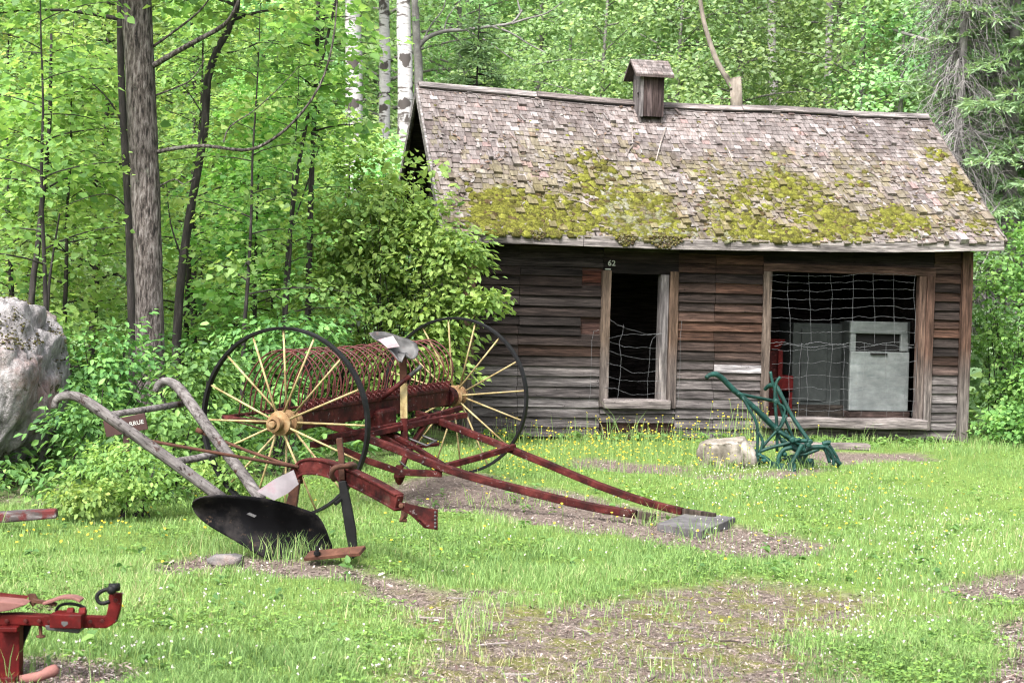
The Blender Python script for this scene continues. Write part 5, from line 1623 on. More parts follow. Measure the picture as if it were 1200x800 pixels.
def at(px, d, dz=0.0):
    """a place on the ground d metres off, under the photo's column px"""
    x = P(px, 360, d)[0]; y = P(px, 360, d)[1]
    return (x, y, hz(x, y) + dz)


# --- understory maples in the thicket
maples = []
for k, (H, r, zb, nb, bl) in enumerate(((6.6, 0.055, 0.7, 40, 1.7), (5.4, 0.045, 0.5, 36, 1.5), (7.6, 0.07, 1.2, 44, 1.9), (4.2, 0.035, 0.4, 30, 1.25))):
    mbs, lvs = gen_tree(100 + k, H, r, zb, nb, lambda f, bl=bl: bl * (0.65 + 0.5 * math.sin(math.pi * min(1, f * 0.9 + 0.1))) * (1 - 0.55 * f), nsp=6, nl=27, ls=0.082, spr=0.29, flat=0.42, tone0=0.45 + 0.07 * k)
    maples.append((mbs, lvs))
MAPLE_SPOTS = [  # px, depth, variant, scale
    (-70, 19.5, 0, 1.0), (18, 21.5, 1, 1.05), (70, 18.8, 3, 1.05), (110, 23.5, 2, 1.0), (215, 20.5, 1, 1.0), (232, 23.0, 0, 1.05), (296, 19.6, 3, 1.0), (325, 22.2, 3, 1.15), (400, 21.0, 3, 0.95),
    (150, 27.5, 2, 1.1), (30, 27.0, 0, 1.15), (-40, 30, 2, 1.2), (230, 28.5, 0, 1.2), (285, 31.0, 2, 1.1), (-120, 24.5, 2, 1.0), (445, 26.0, 3, 1.0), (85, 31, 2, 1.2), (275, 32, 2, 1.25), (360, 33, 0, 1.4)]
first = {}
GM = 'young maples crowding the thicket beside the hut'
for i, (px, d, k, sc) in enumerate(MAPLE_SPOTS):
    loc = at(px, d); rz = random.uniform(0, 6.28)
    if k not in first:
        first[k] = finish_tree('maple_sapling', 'young broad leaved maple, one of many crowding the bright green thicket beside the hut', 'tree', GM, maples[k][0], maples[k][1], M['darkbark'], M['maple'], 'oval' if k == 1 else 'maple', loc, rz, sc)
        t_ = first[k][0]
    else:
        t_ = dup(first[k][0], first[k][1], loc, rz, sc)
    if d > 24:      # deeper maples: hazy distance painted on as paler leaves
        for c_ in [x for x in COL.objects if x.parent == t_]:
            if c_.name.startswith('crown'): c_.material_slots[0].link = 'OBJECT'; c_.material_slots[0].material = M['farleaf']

mbs, lvs = gen_tree(150, 4.9, 0.03, 1.7, 17, lambda f: 1.05 * (1 - 0.4 * f), nsp=5, nl=16, ls=0.068, spr=0.22, flat=0.45, tone0=0.5)
air = None
for (px, d, sc, lab) in ((58, 15.6, 1.0, 'airy maple sapling with sparse fresh leaves just above the boulder'), (283, 16.6, 0.95, 'airy maple sapling with sparse fresh leaves just right of the crooked dark stem'),
                         (330, 17.4, 0.85, 'airy maple sapling with sparse fresh leaves at the grey sapling stem behind the rake')):
    rz = random.uniform(0, 6.28)
    if air is None: air = finish_tree('airy_sapling', lab, 'tree', 'airy saplings in front of the thicket', mbs, lvs, M['darkbark'], M['maple'], 'maple', at(px, d), rz, sc)
    else: dup(air[0], air[1], at(px, d), rz, sc, lab)

# --- forest wall behind
fars = []
for k, (H, r, zb, nb, bl) in enumerate(((13.0, 0.12, 1.6, 64, 2.5), (16.0, 0.15, 2.2, 72, 2.9), (10.0, 0.09, 0.8, 52, 2.2))):
    mbs, lvs = gen_tree(200 + k, H, r, zb, nb, lambda f, bl=bl: bl * (0.55 + 0.6 * math.sin(math.pi * min(1, f * 0.85 + 0.12))) * (1 - 0.5 * f), nsp=7, nl=42, ls=0.088, spr=0.42, flat=0.5, tone0=0.5, thick=0.45)
    fars.append((mbs, lvs))
GF = 'leafy trees forming the forest behind the hut'
ff = {}
FAR_SPOTS = []
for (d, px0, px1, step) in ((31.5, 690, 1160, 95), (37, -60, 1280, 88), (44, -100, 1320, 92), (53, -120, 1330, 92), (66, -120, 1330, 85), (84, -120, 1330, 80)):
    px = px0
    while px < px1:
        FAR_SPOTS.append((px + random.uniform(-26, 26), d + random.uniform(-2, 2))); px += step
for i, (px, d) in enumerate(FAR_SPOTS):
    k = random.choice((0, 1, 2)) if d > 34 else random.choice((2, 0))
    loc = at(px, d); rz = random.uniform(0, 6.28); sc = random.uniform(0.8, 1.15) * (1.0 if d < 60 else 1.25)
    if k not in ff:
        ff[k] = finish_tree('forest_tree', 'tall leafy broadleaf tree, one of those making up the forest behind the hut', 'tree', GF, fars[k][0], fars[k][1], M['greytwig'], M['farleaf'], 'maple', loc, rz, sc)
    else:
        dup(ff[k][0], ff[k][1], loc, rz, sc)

# --- big trunk with ridged bark
pts = [P(x, y, d) for x, y, d in ((179, 552, 16.0), (177, 460, 16.0), (173.5, 300, 16.0), (167, 150, 16.0), (160, 0, 16.0), (156, -150, 16.0), (160, -330, 16.2))]
base = np.array([pts[0][0], pts[0][1], hz(pts[0][0], pts[0][1])])
loc_pts = [p - base for p in pts]; loc_pts[0][2] = -0.2
mbs = MB(); sp = smooth_path(loc_pts, 4)
mbs.tube(sp, list(np.interp(np.linspace(0, 1, len(sp)), [0, 0.15, 0.5, 0.75, 1], [0.16, 0.130, 0.136, 0.142, 0.10])), 26, jit=0.045)


def limb(mbs, pts, r0, r1, base):
    q = smooth_path([P(*p) - base for p in pts], 3)
    mbs.tube(q, list(np.linspace(r0, r1, len(q))), 6, caps=False)
    return q


limb(mbs, [(178, 78, 16.0), (205, 62, 15.8), (232, 47, 15.7), (262, 30, 15.6), (275, 12, 15.5), (283, -12, 15.5)], 0.028, 0.014, base)
limb(mbs, [(180, 179, 16.0), (205, 174, 15.9), (240, 171, 15.8), (285, 176, 15.7), (312, 168, 15.6), (345, 142, 15.5), (375, 100, 15.5), (390, 50, 15.4), (396, -10, 15.4)], 0.022, 0.006, base)
limb(mbs, [(179, 55, 16.0), (200, 40, 15.8), (232, 15, 15.6), (250, -8, 15.5)], 0.014, 0.006, base)
limb(mbs, [(182, 112, 16), (208, 102, 15.9), (226, 92, 15.8), (240, 70, 15.8)], 0.010, 0.004, base)
limb(mbs, [(262, 167, 15.8), (270, 148, 15.8), (300, 128, 15.8), (335, 95, 15.8), (350, 78, 15.8)], 0.008, 0.003, base)
limb(mbs, [(187, 218, 16), (205, 210, 15.9), (215, 216, 15.8), (228, 208, 15.8)], 0.008, 0.003, base)
rg0 = loc_pts[5:]
top = [loc_pts[3], loc_pts[4], loc_pts[5], loc_pts[6]]
mbs, lvs = gen_tree(301, loc_pts[6][2], 0.12, loc_pts[4][2] + 0.9, 20, lambda f: 2.2, mb=mbs, path=loc_pts, nl=18, ls=0.11, spr=0.4, nsp=5)
finish_tree('large_tree', 'large tree trunk with ridged grey bark and thin side limbs, beside the boulder', 'tree', None, mbs, lvs, M['bark'], M['maple'], 'maple', base)


def px_tree(name, label, pts, radii, bark, d_leaf=None, leaf='maple', extra=(), group=None, seed=1, nb=14, bl=1.3, zb=None, ls=0.10, nside=8, nl=18, shape='maple', cat='tree', kink=2):
    pp = [P(*p) for p in pts]
    b = np.array([pp[0][0], pp[0][1], hz(pp[0][0], pp[0][1])])
    lp = [p - b for p in pp]; lp[0][2] = -0.15
    m = MB(); sp = smooth_path(lp, kink)
    m.tube(sp, list(np.interp(np.linspace(0, 1, len(sp)), np.linspace(0, 1, len(radii)), radii)), nside)
    for e in extra: limb(m, e[0], e[1], e[2], b)
    m, l = gen_tree(seed, max(p[2] for p in lp), radii[-1] * 2.5, zb if zb is not None else 1.0, nb, lambda f: bl, mb=m, path=lp, nl=nl, ls=ls, spr=0.33, nsp=5)
    return finish_tree(name, label, cat, group, m, l, M[bark], M[leaf], shape, b)


px_tree('slender_tree', 'thin dark stem rising close against the large ridged trunk', [(158, 540, 16.5), (155, 380, 16.5), (151, 250, 16.5), (145, 150, 16.5), (141, 50, 16.5), (142, -120, 16.5)], [0.048, 0.042, 0.036, 0.03], 'darkbark', seed=311, zb=4.2, nb=8,
        extra=[([(144, 145, 16.5), (128, 118, 16.4), (108, 98, 16.3), (92, 88, 16.3)], 0.010, 0.004), ([(150, 245, 16.5), (130, 228, 16.4), (100, 232, 16.4), (66, 246, 16.3)], 0.008, 0.003)])
px_tree('slender_tree', 'crooked dark slender tree that leans over between the large trunk and the rake', [(206, 520, 17.2), (207, 400, 17.2), (215, 300, 17.2), (228, 220, 17.2), (240, 150, 17.2), (243, 95, 17.2), (256, 55, 17.2), (277, 10, 17.2), (285, -100, 17.2)], [0.05, 0.045, 0.042, 0.04, 0.036, 0.03], 'darkbark', seed=312, zb=4.4, nb=9,
        extra=[([(256, 62, 17.2), (280, 60, 17.1), (310, 48, 17), (330, 50, 17)], 0.010, 0.004), ([(241, 140, 17.2), (222, 110, 17.1), (208, 96, 17)], 0.008, 0.003), ([(214, 305, 17.2), (200, 262, 17.2), (195, 215, 17.1)], 0.012, 0.004)])
px_tree('slender_tree', 'straight grey sapling stem standing behind the rake wheel', [(361, 520, 18.3), (361, 380, 18.3), (363, 280, 18.3), (366, 180, 18.3), (370, 100, 18.3), (374, -30, 18.3)], [0.036, 0.033, 0.028, 0.02], 'darkbark', seed=313, zb=3.4, nb=7, bl=0.6)
px_tree('slender_tree', 'thin leaning dark sapling behind the rake with a fork at mid height', [(331, 500, 18.0), (333, 380, 18.0), (338, 290, 18.0), (349, 200, 18.0), (362, 130, 18.0), (380, 60, 18.0), (396, -10, 18.0)], [0.026, 0.024, 0.02, 0.012], 'darkbark', seed=314, zb=3.3, nb=6, bl=0.6,
        extra=[([(341, 270, 18), (360, 215, 18), (378, 160, 18)], 0.010, 0.004)])
px_tree('slender_tree', 'pair of dark stems standing just above the granite boulder', [(36, 440, 17.5), (37, 350, 17.5), (43, 300, 17.5), (49, 240, 17.5), (58, 150, 17.5), (60, 40, 17.5)], [0.035, 0.033, 0.026, 0.014], 'darkbark', seed=315, zb=2.4, nb=12, bl=1.0,
        extra=[([(55, 400, 17.4), (57, 340, 17.4), (62, 300, 17.4), (70, 250, 17.3)], 0.02, 0.008)])
# birches
px_tree('birch_tree', 'white birch trunk with black scars standing right at the roof ridge end', [(476, 330, 27), (475, 105, 27), (473.5, 50, 27), (473, 0, 27), (472, -200, 27)], [0.125, 0.12, 0.115, 0.10], 'birch', leaf='farleaf', seed=321, zb=7.2, nb=12, bl=1.6, nside=14)
px_tree('birch_tree', 'wide pale birch trunk half covered by leaves, farthest from the hut', [(415, 330, 28), (415, 105, 28), (414, 50, 28), (414, 0, 28), (415, -200, 28)], [0.15, 0.14, 0.135, 0.12], 'birch', leaf='farleaf', seed=322, zb=7.4, nb=12, bl=1.6, nside=14)
px_tree('birch_tree', 'narrow pale birch trunk with a dark knot between two wider birches', [(450, 330, 29), (451, 105, 29), (451, 60, 29), (450, 0, 29), (447, -200, 29)], [0.10, 0.095, 0.09, 0.08], 'birch', leaf='farleaf', seed=323, zb=7.6, nb=12, bl=1.6, nside=12)
# bare dead tree with a grey limb over the ridge
t = px_tree('dead_tree', 'bare grey dead tree with a long limb reaching over the left roof ridge', [(492, 300, 31), (491, 120, 31), (489, 60, 31), (486, 0, 31), (484, -60, 31)], [0.09, 0.08, 0.07, 0.05], 'greytwig', leaf='farleaf', seed=331, zb=6.2, nb=3, bl=0.5, nl=6,
            extra=[([(489, 58, 31), (500, 45, 31), (520, 37, 31), (545, 35, 31), (575, 31, 31), (600, 27, 31), (612, 12, 31)], 0.05, 0.02), ([(575, 31, 31), (597, 38, 31), (620, 52, 31), (640, 62, 31)], 0.025, 0.008), ([(600, 28, 31), (618, 22, 31), (640, 16, 31), (660, 2, 31)], 0.025, 0.008),
                   ([(545, 35, 31), (570, 48, 31), (590, 62, 31), (604, 72, 31)], 0.02, 0.006), ([(520, 37, 31), (525, 20, 31), (540, 0, 31)], 0.018, 0.006), ([(610, 15, 31), (605, -5, 31)], 0.02, 0.01), ([(490, 60, 31), (505, 30, 31), (520, 10, 31), (522, -10, 31)], 0.02, 0.008)])
# broken pale trunk
t = px_tree('broken_tree', 'pale barkless broken trunk leaning above the roof to the right of the vent', [(866, 330, 27.5), (863, 122, 27.5), (860, 106, 27.5)], [0.11, 0.10, 0.10, 0.085], 'deadwood', leaf='farleaf', seed=332, zb=5.0, nb=1, bl=0.3, nl=4, nside=10,
            extra=[([(861, 108, 27.5), (852, 92, 27.5), (841, 74, 27.5), (832, 50, 27.5), (824, 22, 27.5), (819, -10, 27.5)], 0.055, 0.035)])
px_tree('bare_trunk', 'grey bare forest trunk standing behind the far part of the roof', [(909, 320, 36), (907, 120, 36), (905, 60, 36), (904, 0, 36), (903, -120, 36)], [0.11, 0.10, 0.09, 0.07], 'greytwig', leaf='farleaf', seed=333, zb=7.6, nb=10, bl=1.6)
px_tree('bare_trunk', 'darker grey forest trunk with a crossing branch, nearer to the spruces', [(970, 320, 35), (970, 120, 35), (972, 40, 35), (973, -100, 35)], [0.10, 0.09, 0.08, 0.06], 'greytwig', leaf='farleaf', seed=334, zb=7.6, nb=10, bl=1.6,
        extra=[([(1090, 48, 28), (1062, 40, 29), (1030, 31, 30), (1000, 28, 31), (968, 27, 32), (945, 26, 33)], 0.03, 0.02)])

# --- spruces


def gen_spruce(seed, H, r, zb, step, nper, bl, dead=0.0, dense=1.0):
    rg = np.random.default_rng(seed); mb = MB(); lv = Leaves()
    mb.tube([(0, 0, -0.2), (0.02, 0, H * 0.3), (0.0, 0.02, H * 0.7), (0, 0, H)], [r, r * 0.8, r * 0.45, 0.01], 8)
    z = zb
    while z < H - 0.15:
        f = z / H; L = bl * (1 - f) ** 0.8 + 0.12
        for k in range(nper):
            a = rg.uniform(0, 6.28); ln = L * rg.uniform(0.7, 1.15); e = math.radians(rg.uniform(-5, 18) - 22 * (1 - f))
            p = np.array([0, 0, z + rg.uniform(-0.12, 0.12)]); pts = [p]; nseg = 5
            for s in range(nseg):
                ee = e - 0.25 * math.sin(s / nseg * 2.6) + 0.22 * (s / nseg)
                pts.append(pts[-1] + ln / nseg * np.array([math.cos(a) * math.cos(ee), math.sin(a) * math.cos(ee), math.sin(ee)]))
            mb.tube(pts, list(np.linspace(0.016 * ln + 0.004, 0.003, nseg + 1)), 4, caps=False)
            out = np.array([math.cos(a), math.sin(a), 0]); sd = np.array([-out[1], out[0], 0])
            nt = max(3, int(ln / 0.085 * dense))
            for q in range(nt):
                t = 0.15 + 0.85 * (q + rg.uniform(0, 1)) / nt; kk = min(int(t * nseg), nseg - 1); c0 = pts[kk] + (pts[kk + 1] - pts[kk]) * (t * nseg - kk)
                for sgn in (-1, 1):
                    tl = ln * 0.34 * (1.1 - t) + 0.08; d = unit(out * 0.75 + sd * sgn * rg.uniform(0.6, 1.1) + np.array([0, 0, -0.25 + rg.normal(0, 0.15)]))
                    m = max(3, int(tl / 0.040)); tt = rg.uniform(0, 1, m)
                    pos = c0 + np.outer(tt * tl, d)
                    ax = d + rg.normal(0, 0.55, (m, 3)); nr = np.array([0, 0, 1.0]) + rg.normal(0, 0.5, (m, 3))
                    lv.add(pos, nr, ax, rg.uniform(0.10, 0.17, m), np.clip(rg.normal(0.45 + 0.25 * t, 0.16, m), 0, 1))
        z += step * rg.uniform(0.7, 1.3)
    return mb, lv


sm, sl_ = gen_spruce(401, 13.5, 0.13, 1.4, 0.29, 6, 2.5, dense=0.85)
GS = 'spruces at the forest edge beyond the hut end'
sp0 = finish_tree('spruce_tree', 'tall drooping spruce at the forest edge just past the right end of the hut', 'tree', None, sm, sl_, M['greytwig'], M['needle'], 'needle', at(1178, 26.5), 0.4, 1.0, 0.1, 0.05)
dup(sp0[0], sp0[1], at(1140, 33), 2.2, 1.15, 'taller spruce deeper in the forest, behind the dead grey spruce')
dup(sp0[0], sp0[1], at(1275, 31), 4.0, 1.1, 'spruce partly cut off by the edge of the frame beyond the hut end')
dup(sp0[0], sp0[1], at(1030, 52), 1.0, 1.1, 'distant dark spruce among leafy trees above the far roof end')
dup(sp0[0], sp0[1], at(640, 58), 3.0, 1.0, 'distant dark spruce among leafy trees above the near roof end')
sm, sl_ = gen_spruce(402, 5.9, 0.04, 0.4, 0.17, 7, 1.35, dense=1.2)
finish_tree('young_fir', 'small dark green fir peeking over the roof ridge near the birches', 'tree', None, sm, sl_, M['darkbark'], M['needle'], 'needle', at(553, 29.5, 0.6), 1.0, 1.0, 0.1, 0.05)
# dead spruce: grey hanging twigs
rg = np.random.default_rng(405); mbs = MB(); lvs = Leaves()
b = np.array(at(1112, 26.0))
mbs.tube([(0, 0, -0.2), (0.05, 0, 3), (0.1, 0, 6), (0.12, 0, 9.5)], [0.085, 0.075, 0.06, 0.03], 8)
for i in range(190):
    z = rg.uniform(1.8, 8.5); a = rg.uniform(0, 6.28); ln = rg.uniform(0.5, 1.5) * (1.1 - z / 14); p = np.array([0.08, 0, z]); pts = [p]
    for s in range(5):
        e = math.radians(-8 - 15 * s + rg.normal(0, 9)); pts.append(pts[-1] + ln / 5 * np.array([math.cos(a) * math.cos(e), math.sin(a) * math.cos(e), math.sin(e)]))
    mbs.tube(pts, list(np.linspace(0.014, 0.004, 6)), 4, caps=False)
    for q in range(20):
        k = rg.integers(1, 6); c = pts[k]; d = unit(np.array([math.cos(a), math.sin(a), 0]) * 0.5 + rg.normal(0, 0.6, 3) + np.array([0, 0, -0.8])); l2 = rg.uniform(0.2, 0.75)
        mbs.tube([c, c + d * l2 * 0.5 + rg.normal(0, 0.03, 3), c + d * l2 + np.array([0, 0, -0.06])], [0.0045, 0.0035, 0.002], 3, caps=False)
tw = thing('dead_spruce', 'dead grey spruce hung with bare drooping twigs beyond the right roof end', 'tree', b)
mbs.build('trunk', M['greytwig'], tw, local=True)

# ================================================================== SHRUBS


def shrub(seed, blobs, stems, base, ls, leafmat, name, label, cat='shrub', per=26, shape='oval', flat=0.55, tone0=0.55, stemmat='darkbark', spr=0.16, fold=0.25, sprob=0.5):
    """blobs: (centre, radii, sprays) in world space"""
    rg = np.random.default_rng(seed); lv = Leaves(); mb = MB(); base = V3(base)
    for (c, rad, ns) in blobs:
        c = V3(c); rad = V3(rad)
        for _ in range(ns):
            d = rg.normal(0, 1, 3); d /= np.linalg.norm(d); d *= rg.uniform(0.25, 1.0) ** 0.5
            q = c + d * rad - base; m = int(per * rg.uniform(0.6, 1.3))
            ang = rg.uniform(0, 6.28, m); rr = spr * np.sqrt(rg.uniform(0, 1, m)) * rg.uniform(0.7, 1.4)
            out = unit(np.array([d[0], d[1], 0.2 * d[2]]) + rg.normal(0, 0.2, 3)); sd = unit(np.cross(out, (0, 0, 1.0)))
            off = np.outer(np.cos(ang) * rr * 1.4, out) + np.outer(np.sin(ang) * rr, sd); off[:, 2] += rg.normal(0, 0.3 * spr, m) - 0.2 * np.abs(rr)
            nr = np.array([0, 0, 1.0]) + out * 0.35 + rg.normal(0, flat, (m, 3)); ax = off + out * 0.6 * spr + rg.normal(0, 0.3 * spr, (m, 3)); ax[:, 2] -= 0.35 * spr
            lv.add(q + off, nr, ax, ls * rg.uniform(0.6, 1.25, m), np.clip(rg.normal(tone0 + rg.normal(0, 0.14), 0.13, m), 0, 1))
            if rg.uniform() < sprob and stems:
                s0 = V3((rg.normal(0, 0.12), rg.normal(0, 0.12), -0.05)); mid = s0 * 0.5 + q * 0.5 + np.array([0, 0, 0.12 * abs(q[2])])
                mb.tube(smooth_path([s0, mid * 0.55 + s0 * 0.3, mid, q], 2), list(np.linspace(0.011, 0.003, 7)), 4, caps=False)
    t = thing(name, label, cat, base)
    if mb.v: mb.build('stem', M[stemmat], t, local=True)
    mesh_obj('foliage', lv.mesh('foliage', M[leafmat], shape, fold, 0.18), t)
    return t, lv.count()


def blob(px, py, d, rx, ry, ns, rd=None):
    k = d / FPX
    return (P(px, py, d), (rx * k, (rd or rx) * k, ry * k), ns)


b0 = at(462, 18.5)
shrub(501, [blob(425, 262, 18.6, 70, 50, 54, 60), blob(480, 300, 18.5, 75, 70, 80, 60), blob(430, 360, 18.4, 70, 60, 60, 50), blob(500, 282, 18.3, 36, 32, 24, 36), blob(530, 300, 18.2, 30, 26, 20, 30), blob(500, 385, 18.3, 45, 45, 34, 40), blob(390, 300, 18.8, 50, 70, 50, 50),
            blob(552, 290, 18.1, 32, 11, 9, 14), blob(530, 275, 18.2, 20, 12, 7, 14), blob(548, 345, 18.1, 16, 16, 8, 12), blob(572, 349, 18.05, 28, 9, 9, 10), blob(455, 238, 18.6, 44, 26, 22, 30), blob(530, 400, 18.2, 20, 50, 18, 20), blob(505, 248, 18.4, 20, 12, 6, 16), blob(470, 440, 18.3, 60, 50, 40, 40)],
      True, b0, 0.088, 'shrubleaf', 'large_shrub', 'dense bright green shrub spilling over the near corner of the hut', tone0=0.68, per=27, spr=0.19, flat=0.45, sprob=0.15)
b1 = at(480, 18.9)
shrub(502, [blob(484, 180, 18.6, 8, 14, 2, 8), blob(500, 206, 18.6, 14, 8, 2, 10), blob(458, 212, 18.7, 18, 14, 6, 14), blob(512, 194, 18.5, 6, 6, 1, 6)], True, b1, 0.085, 'maple', 'maple_sprout', 'thin maple sprout with large fresh leaves before the open gable of the hut', 'tree', tone0=0.8, per=12, shape='maple', spr=0.15)
# leafy bush under the plough handles, and others along the edge
for (sd, px, py, d, rx, ry, ns, lab, ls, nm) in (
        (511, 160, 548, 11.9, 66, 30, 70, 'low bright green bush growing under the plow handles', 0.045, 'low_bush'),
        (512, 100, 575, 11.7, 40, 14, 22, 'flat leafy clump at the lawn edge between the boulder and the plow handles', 0.05, 'low_bush'),
        (513, 262, 545, 12.6, 44, 24, 26, 'leafy clump behind the moldboard between the rake spokes', 0.05, 'low_bush')):
    bb = at(px, d); shrub(sd, [blob(px, py, d, rx, ry, ns), blob(px, py + ry * 0.9, d, rx * 0.8, ry * 0.35, ns // 2)], True, bb, ls, 'shrubleaf', nm, lab, 'bush', per=22, tone0=0.62, spr=0.09, sprob=0.08)
for (sd, px, py, d, rx, ry, ns, lab) in (
        (531, 128, 425, 14.6, 62, 44, 44, 'leafy whorled bush before the foot of the large ridged trunk'), (532, 232, 435, 14.4, 55, 34, 34, 'broad leaved bush between the large trunk and the near rake wheel'),
        (533, 330, 395, 15.6, 80, 30, 44, 'broad leaved bush rising behind the near rake wheel'), (534, 95, 478, 13.2, 34, 40, 22, 'dark leafy growth between the boulder and the plow handle'), (535, 195, 500, 13.0, 60, 30, 34, 'broad leaved clump behind the plow sign')):
    bb = at(px, d); shrub(sd, [blob(px, py, d, rx, ry, ns, rx * 0.7), blob(px, py + 50, d, rx * 0.8, ry * 0.8, ns // 2, rx * 0.6)], True, bb, 0.072, 'herb', 'leafy_bush', lab, 'bush', per=22, tone0=0.55, spr=0.15, flat=0.45, sprob=0.15)
# right-hand thicket
for (sd, bl_, lab) in (
        (521, [blob(1185, 300, 22.5, 45, 55, 40), blob(1210, 400, 22, 55, 60, 50), blob(1165, 370, 22.6, 20, 60, 22), blob(1180, 470, 22, 30, 35, 26)], 'fresh green leafy shrub growing against the right end of the hut'),
        (522, [blob(1270, 330, 21, 60, 90, 60), blob(1255, 460, 20.5, 60, 60, 50)], 'leafy shrub at the frame edge beyond the right end of the hut'),
        (523, [blob(1178, 495, 20.9, 26, 22, 22), blob(1215, 500, 20.7, 40, 24, 28)], 'low weedy bush at the foot of the right hut corner')):
    c = bl_[0][0]; shrub(sd, bl_, True, (c[0], c[1], hz(c[0], c[1])), 0.064, 'shrubleaf', 'edge_shrub', lab, per=32, tone0=0.52, shape='maple', spr=0.2, sprob=0.3)

# ================================================================== FOREST HERBS (nobody could count them)
rg = np.random.default_rng(77); lv = Leaves()
nP = 0
while nP < 5200:
    x = rg.uniform(-11, 0.0); y = rg.uniform(11.5, 25)
    m = float(region(FOREST, np.array([x]), np.array([y]), 0.15, 0.25)[0]) if y < 22.5 else 1.0
    if x > -1.35 + 0.0 * y and y > 18.6: continue
    if abs(x) > 0.36 * y + 0.6: continue
    if rg.uniform() > m: continue
    if (x + 0.4 - bo[0]) ** 2 + (y - bo[1]) ** 2 < 0.65 ** 2 and True: continue
    if any((x - q[0]) ** 2 + (y - q[1]) ** 2 < 0.09 for q in (RC, HN, HF)): continue
    edge = float(sstep(0.0, 1.0, m)); h = rg.uniform(0.10, 0.5) * (0.35 + 0.65 * sstep(12.0, 15.0, y)) + 0.04
    if x > -3.2 and y < 15.3: h *= 0.55
    k = rg.integers(4, 9); a = rg.uniform(0, 6.28) + np.arange(k) * 6.283 / k + rg.normal(0, 0.2, k)
    s = rg.uniform(0.06, 0.13) * (0.55 + 0.45 * min(1, h / 0.35))
    out = np.stack([np.cos(a), np.sin(a), np.zeros(k)], 1)
    pos = np.array([x, y, hz(x, y) + h]) + out * 0.02 + np.stack([np.zeros(k), np.zeros(k), rg.uniform(-0.6, 0.1, k) * h], 1)
    nr = np.array([0, 0, 1.0]) - out * -0.25 + rg.normal(0, 0.25, (k, 3)); ax = out + np.stack([np.zeros(k), np.zeros(k), rg.uniform(-0.3, 0.25, k)], 1)
    lv.add(pos, nr, ax, s * rg.uniform(0.7, 1.2, k), np.clip(rg.normal(0.5 + rg.normal(0, 0.2), 0.12, k), 0, 1)); nP += 1
u_ = mesh_obj('undergrowth', lv.mesh('undergrowth', M['herb'], 'oval', 0.25, 0.25)); u_['kind'] = 'stuff'
# low growth on the forest slope behind
lv = Leaves(); n = 26000
d = rg.uniform(23.8, 60, n); x = rg.uniform(-0.42, 0.42, n) * d; y = d
keep = ~((x > -1.9) & (x < 6.4) & (y < 25.5)); x, y = x[keep], y[keep]; n = len(x)
pos = np.stack([x, y, HGT(x, y) + rg.uniform(0.05, 0.9, n) ** 1.5], 1)
lv.add(pos, np.array([0, -0.3, 1.0]) + rg.normal(0, 0.5, (n, 3)), rg.normal(0, 1, (n, 3)), rg.uniform(0.14, 0.3, n), np.clip(rg.normal(0.5, 0.2, n), 0, 1))
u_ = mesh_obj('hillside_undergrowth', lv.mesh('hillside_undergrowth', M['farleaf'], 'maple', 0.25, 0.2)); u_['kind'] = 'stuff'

# ================================================================== GRASS
rg = np.random.default_rng(91)


def lawn_points(n, ylo=492, yhi=900, xlo=-140, xhi=1340, bias=1.0):
    px = rg.uniform(xlo, xhi, n); py = ylo + (yhi - ylo) * rg.uniform(0, 1, n) ** bias
    r = _F[None, :] + ((px - 600) / FPX)[:, None] * _R[None, :] - ((py - 400) / FPX)[:, None] * _U[None, :]
    t = -CAM[2] / r[:, 2]; p = CAM + r * t[:, None]
    ok = (p[:, 1] < 23) & (p[:, 1] > 5)
    return p[ok, 0], p[ok, 1]


def hut_uv(x, y):
    dx, dy = x - HO[0], y - HO[1]
    return dx * HU[0] + dy * HU[1], dx * HV[0] + dy * HV[1]


gx_, gy_ = lawn_points(430000)
u, v = hut_uv(gx_, gy_)
hutmask = (u > -0.1) & (u < LEN + 0.1) & (v > -0.06)
cm = region(CHIPS, gx_, gy_, 0.10, 0.30); mm = region(MOSSY, gx_, gy_, 0.3, 0.7); fm = region(FOREST, gx_, gy_, 0.12, 0.3); dm = region(DRY, gx_, gy_, 0.3, 0.4)
patchy = fbm(gx_ * 2.6, gy_ * 2.6, 51, 4)
prob = (1 - 0.95 * cm) * (1 - 0.955 * mm) * (1 - 0.92 * fm) * (1 - 0.45 * dm) * (0.35 + 0.65 * sstep(0.32, 0.6, patchy)) * (~hutmask)
prob = prob * np.where((gy_ > 22.6), 0.5, 1)
ok = rg.uniform(0, 1, len(gx_)) < prob
gx_, gy_, v, u, dm, mm, cm, patchy = gx_[ok], gy_[ok], v[ok], u[ok], dm[ok], mm[ok], cm[ok], patchy[ok]
ex, ey = [], []      # taller unmown tufts round the feet of things
for (px, py, sx, sy, k_) in ((345, 657, 45, 4, 260), (250, 650, 40, 5, 90), (415, 660, 20, 4, 60), (820, 628, 30, 4, 60), (765, 612, 20, 4, 60), (850, 549, 32, 3, 130), (930, 550, 40, 5, 140), (560, 556, 30, 4, 120), (330, 606, 50, 6, 160), (15, 792, 30, 5, 50), (30, 613, 50, 3, 120), (640, 590, 80, 5, 90), (548, 735, 25, 20, 140), (60, 585, 60, 10, 160), (200, 592, 70, 6, 200), (1150, 528, 60, 6, 320)):
    for _ in range(k_):
        g0 = G0(px + rg.normal(0, sx * 0.6), py + rg.normal(0, sy * 0.6)); ex.append(g0[0]); ey.append(g0[1])
ex, ey = np.array(ex), np.array(ey); eu, ev = hut_uv(ex, ey); kp = ~((eu > -0.1) & (eu < LEN + 0.1) & (ev > -0.08)); ex, ey, eu, ev = ex[kp], ey[kp], eu[kp], ev[kp]; n_extra = len(ex)
